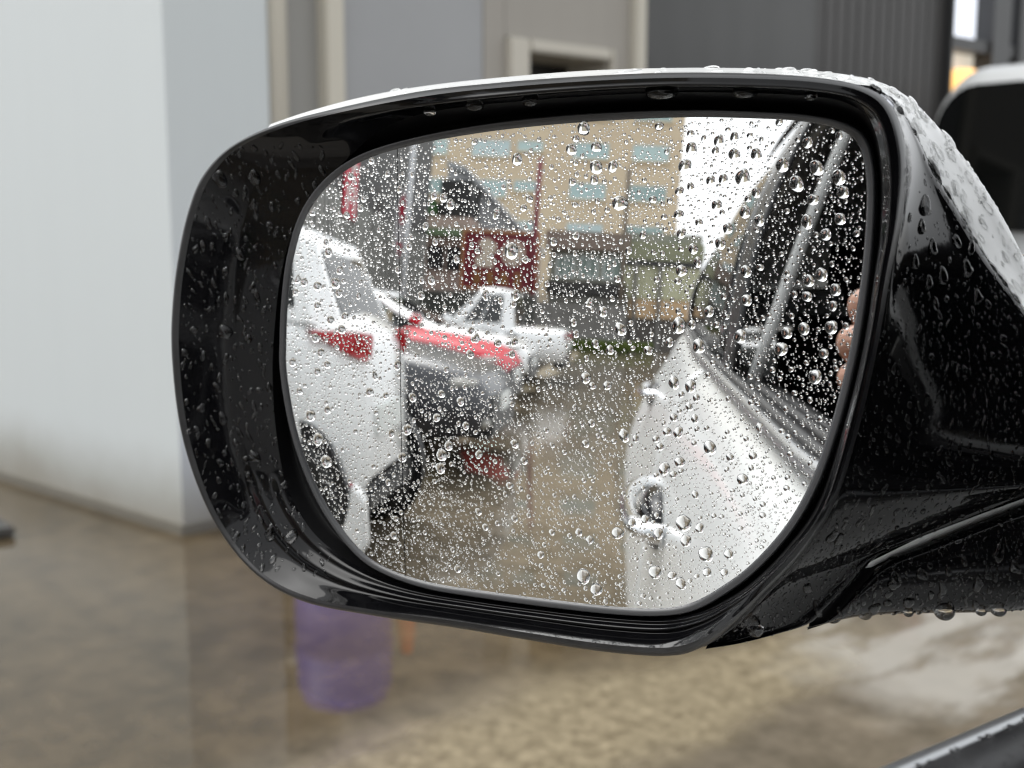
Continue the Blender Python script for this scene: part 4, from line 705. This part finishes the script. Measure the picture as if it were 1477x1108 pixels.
for a, b, r_ in D['drops']:
    r_ = r_ * .92
    if not free(a, b, r_): continue
    put(a, b, r_); p, n = gpoint(a, b)
    single(p, n, r_ / 1000, BIG, 'large clear raindrop on the mirror glass over ' + where(a, b), 'large raindrops on the mirror glass over ' + where(a, b), .5, rng.uniform(.9, 1.04), rng.uniform(.96, 1.12))
glass_small = Many(); mids = 0
def scatter(count, lo, hi, pw, mid=False):
    global mids
    k = 0; tries = 0
    while k < count and tries < count * 30:
        tries += 1; a = rng.uniform(-112, 76); b = rng.uniform(-70, 66); r_ = lo + (hi - lo) * rng.random() ** pw
        # rain gathers in loose rows, a little thinner down the middle of the glass
        d = .55 + .45 * math.sin(b * 1.9 + .25 * a + 1.3 * math.sin(a * .21)) * math.sin(a * .35 + .6 * b)
        if a > -30 and b < -25 and a < 12: d *= .55
        if -10 < a < 22 and b < 0: d *= .8
        if rng.random() > .35 + .65 * d or not inside(a, b, r_ + .3) or not free(a, b, r_): continue
        put(a, b, r_); p, n = gpoint(a, b); k += 1
        if mid and mids < 32: 
            mids += 1; single(p, n, r_ / 1000, ODD if mids % 3 == 0 else BIG, 'medium clear raindrop on the mirror glass over ' + where(a, b), 'medium raindrops on the mirror glass over ' + where(a, b), .5, 1, rng.uniform(.95, 1.1))
        else: glass_small.add(p, n, r_ / 1000, SMALL, .6, rng.uniform(.85, 1.1), rng.uniform(.9, 1.2))
scatter(70, .95, 1.25, 1.5, True); scatter(800, .52, .85, 1.6); scatter(4600, .27, .5, 1.4); scatter(8000, .13, .27, 1.2)
glass_small.build('fine_raindrops', 'fine raindrops sprinkled all over the mirror glass')
# drops on the black shell, the arm and the painted cap
def bvh(o):
    me = o.data; return BVHTree.FromPolygons([v.co.copy() for v in me.vertices], [tuple(p.vertices) for p in me.polygons])
TREES = {k: bvh(o) for k, o in (('shell', MIR), ('panel', PAN), ('arm', ARM), ('rim', bpy.data.objects['rim']), ('cap', bpy.data.objects['cap']))}
EYE = cam.location.copy()
def toward(n, p): return n if n.dot(EYE - p) > 0 else -n
def cast(a, b, keys=('shell', 'panel', 'arm')):
    """straight down on the shell along the mirror's own axis"""
    best = None
    for k in keys:
        h = TREES[k].ray_cast(wpt((a, b, 60)), -EN, .25)
        if h[0] is not None and (best is None or h[3] < best[3]): best = (*h, k)
    return best
LAB = {'shell': 'irregular raindrop on the glossy black left bezel beside the mirror glass', 'panel': 'irregular raindrop on the glossy black inner panel right of the mirror glass', 'arm': 'irregular raindrop on the black mirror arm at lower right'}
for a, b, r_ in D['house']:
    h = cast(a, b)
    if not h: continue
    n = toward(h[1], h[0]); r_ *= .95
    put(a, b, r_); single(h[0], n, r_ / 1000, ODD, LAB[h[4]], {'shell': 'raindrops on the left bezel', 'panel': 'raindrops on the inner panel', 'arm': 'raindrops on the mirror arm'}[h[4]], .5, rng.uniform(.75, .95), rng.uniform(.9, 1.15))
fine = Many(); k = 0
def shell_scatter(count, box_, lo, hi, keys, singles, odd=True):
    k = 0; tries = 0
    while k < count and tries < count * 25:
        tries += 1; a = rng.uniform(*box_[:2]); b = rng.uniform(*box_[2:]); r_ = lo + (hi - lo) * rng.random() ** 2.2
        if inside(a, b, -1.5): continue
        h = cast(a, b, ('shell', 'panel', 'arm', 'rim'))
        if not h or h[4] not in keys: continue
        n = toward(h[1], h[0])
        if n.dot((EYE - h[0]).normalized()) < .12 or not free(a, b, r_): continue
        put(a, b, r_); k += 1
        if k <= singles: single(h[0], n, max(r_, .85) / 1000, ODD, LAB[h[4]], {'shell': 'raindrops on the left bezel', 'panel': 'raindrops on the inner panel', 'arm': 'raindrops on the mirror arm'}[h[4]], .5, .8, 1.15)
        else: fine.add(h[0], n, r_ / 1000, SMODD, .7, rng.uniform(.6, 1), rng.uniform(.9, 1.6))
shell_scatter(520, (-146, -85, -72, 60), .25, 1.3, ('shell',), 14); shell_scatter(1300, (66, 130, -66, 70), .22, .9, ('panel',), 18); shell_scatter(420, (35, 80, -72, -30), .2, .7, ('panel',), 0)
shell_scatter(800, (60, 130, -68, -22), .25, 1.3, ('arm',), 18); shell_scatter(160, (-146, 90, -75, 75), .15, .4, ('rim',), 0)
fine.build('fine_raindrops', 'fine raindrops and splashes on the black mirror shell and arm')
# water standing on the white cap: broad flat beads
capd = Many(); ct = TREES['cap']; n_c = 0; tries = 0
while n_c < 1300 and tries < 30000:
    tries += 1; a, b, c = rng.uniform(40, 132) if n_c % 3 else rng.uniform(-90, 100), rng.uniform(-10, 80), rng.uniform(-75, -5)
    h = ct.find_nearest(wpt((a, b, c)), .012)
    if h[0] is None: continue
    p = h[0]; n = toward(h[1], p); l = p - O_; a, b = l.dot(E1) * 1000, l.dot(E2) * 1000
    if n.dot((EYE - p).normalized()) < -.05: continue
    r_ = .35 + 2.3 * rng.random() ** 2.6; n_c += 1
    if n_c <= 26: single(p, n, (1.1 + 1.1 * rng.random()) / 1000, ODD, 'flat bead of rain on the white mirror cap', 'raindrops on the white cap', .6, .75, 1.2)
    else: capd.add(p, n, r_ * .62 / 1000, SMODD, .8, rng.uniform(.6, 1), rng.uniform(.9, 1.7))
capd.build('fine_raindrops', 'fine beads of rain on the white mirror cap')
# drops hanging from the lower edges
for a, b, c, w, hgt in D['hang']:
    v, f = cap_mesh(7, 20, sph(6), 1, .02); up = [(x * w, y * w * .8, -z * hgt) for x, y, z in v] + [(x * w, y * w * .8, hgt * .12) for x, y, z in v[:20]]
    f = [tuple(reversed(q)) for q in f] + [tuple(range(len(v), len(v) + 20))] + [(k, (k + 1) % 20, len(v) + (k + 1) % 20, len(v) + k) for k in range(20)]
    o = mk('hanging_drop', [tuple(t / 1000 for t in q) for q in up], f, M['water'], None, True, wpt((a, b, c)))
    tag(o, 'raindrop hanging from the underside of the mirror arm or shell' if b < 0 else 'flat raindrop hanging inside the upper rim of the mirror', 'raindrop', 'drops hanging from the lower edge' if b < 0 else 'drops hanging from the upper rim')
# beads on the wet window seal
seal = Many(); sb = bvh(bpy.data.objects['window_seal'])
for k in range(420):
    v = rng.uniform(.02, .4); h = sb.find_nearest(Vector((-(ub(v) + rng.uniform(-.008, .006)), v, zbelt(v) + .03)))
    seal.add(h[0], Vector((0, 0, 1)), rng.uniform(.2, .75) ** 1.5 / 1000 * 1.1, SMODD, 3, 1, 1.4)
seal.build('fine_raindrops', 'fine raindrops along the black rubber window seal, lower right corner')
# ------------------------------------------------------------------ the hand with the phone, at the open window
PERSON = empty('person', (-.09, -.16, 1.0), 0, 'bare hand and dark sleeve holding a phone at the open car window', 'person')
def skinmesh(name, chains, m_, sub=2):
    """chains: list of (points with radius); first point of later chains may reuse (chain, index)"""
    v, e, r_, idx = [], [], [], {}
    for ci, ch in enumerate(chains):
        prev = None
        for pi, q in enumerate(ch):
            if len(q) == 2: prev = idx[q]; continue
            idx[(ci, pi)] = len(v); v.append(q[:3]); r_.append(q[3])
            if prev is not None: e.append((prev, len(v) - 1))
            prev = len(v) - 1
    me = bpy.data.meshes.new(name); me.from_pydata(v, e, []); o = link(name, me, m_)
    o.modifiers.new('skin', 'SKIN'); o.modifiers.new('sub', 'SUBSURF').render_levels = sub; o.modifiers['sub'].levels = sub
    for i, s in enumerate(me.skin_vertices[0].data): s.radius = (r_[i], r_[i]); s.use_root = (i == 0)
    return o
VR, VD = Vector((math.cos(R(50)), math.sin(R(50)), 0)), Vector((-math.sin(R(50)), math.cos(R(50)), 0))
def vw(s, d, z, r_): p = VR * s + VD * d; return (p.x, p.y, z, r_)
hand = skinmesh('hand', [
    [vw(-0.104, -.115, 1.017, .024), vw(-0.108, -.075, 1.034, .024), vw(-0.110, -.045, 1.057, .023), vw(-0.108, -.03, 1.077, .019)],
    [(0, 2), vw(-0.107, -.022, 1.094, .011), vw(-0.098, .010, 1.109, .0095), vw(-0.078, .016, 1.110, .0085), vw(-0.062, .008, 1.108, .0075)],
    [(0, 2), vw(-0.109, -.014, 1.075, .0115), vw(-0.100, .016, 1.085, .01), vw(-0.078, .022, 1.087, .009), vw(-0.060, .012, 1.085, .008)],
    [(0, 2), vw(-0.109, -.014, 1.056, .011), vw(-0.099, .015, 1.062, .0095), vw(-0.078, .021, 1.064, .0088), vw(-0.062, .012, 1.063, .0075)],
    [(0, 1), vw(-0.108, -.018, 1.036, .0095), vw(-0.098, .011, 1.041, .0085), vw(-0.080, .015, 1.043, .0075), vw(-0.067, .008, 1.043, .0065)],
    [(0, 1), vw(-0.088, -.055, 1.044, .013), vw(-0.068, -.038, 1.064, .0105), vw(-0.050, -.026, 1.080, .009)]], M['skin'])
arm_ = skinmesh('sleeve', [[vw(-0.102, -.105, 1.012, .030), vw(-0.103, -.12, 1.007, .034), vw(-0.111, -.2, 0.962, .04), vw(-0.126, -.32, 0.892, .047), vw(-0.086, -.45, 0.952, .055)]], M['sleeve'])
for o in (hand, arm_):
    o.parent = PERSON; o.matrix_parent_inverse = Matrix.Translation(-PERSON.location)
ph = empty('phone', tuple(VR * -.032 + VD * -.012) [:2] + (1.105,), R(50), 'dark phone held sideways in the hand', 'phone')
B().box(-.074, .074, -.004, .004, -.036, .036).build('case', M['trim_black'], ph, False, .003); B().box(-.071, .071, -.0056, -.0042, -.033, .033).build('screen', M['dark_glass'], ph)
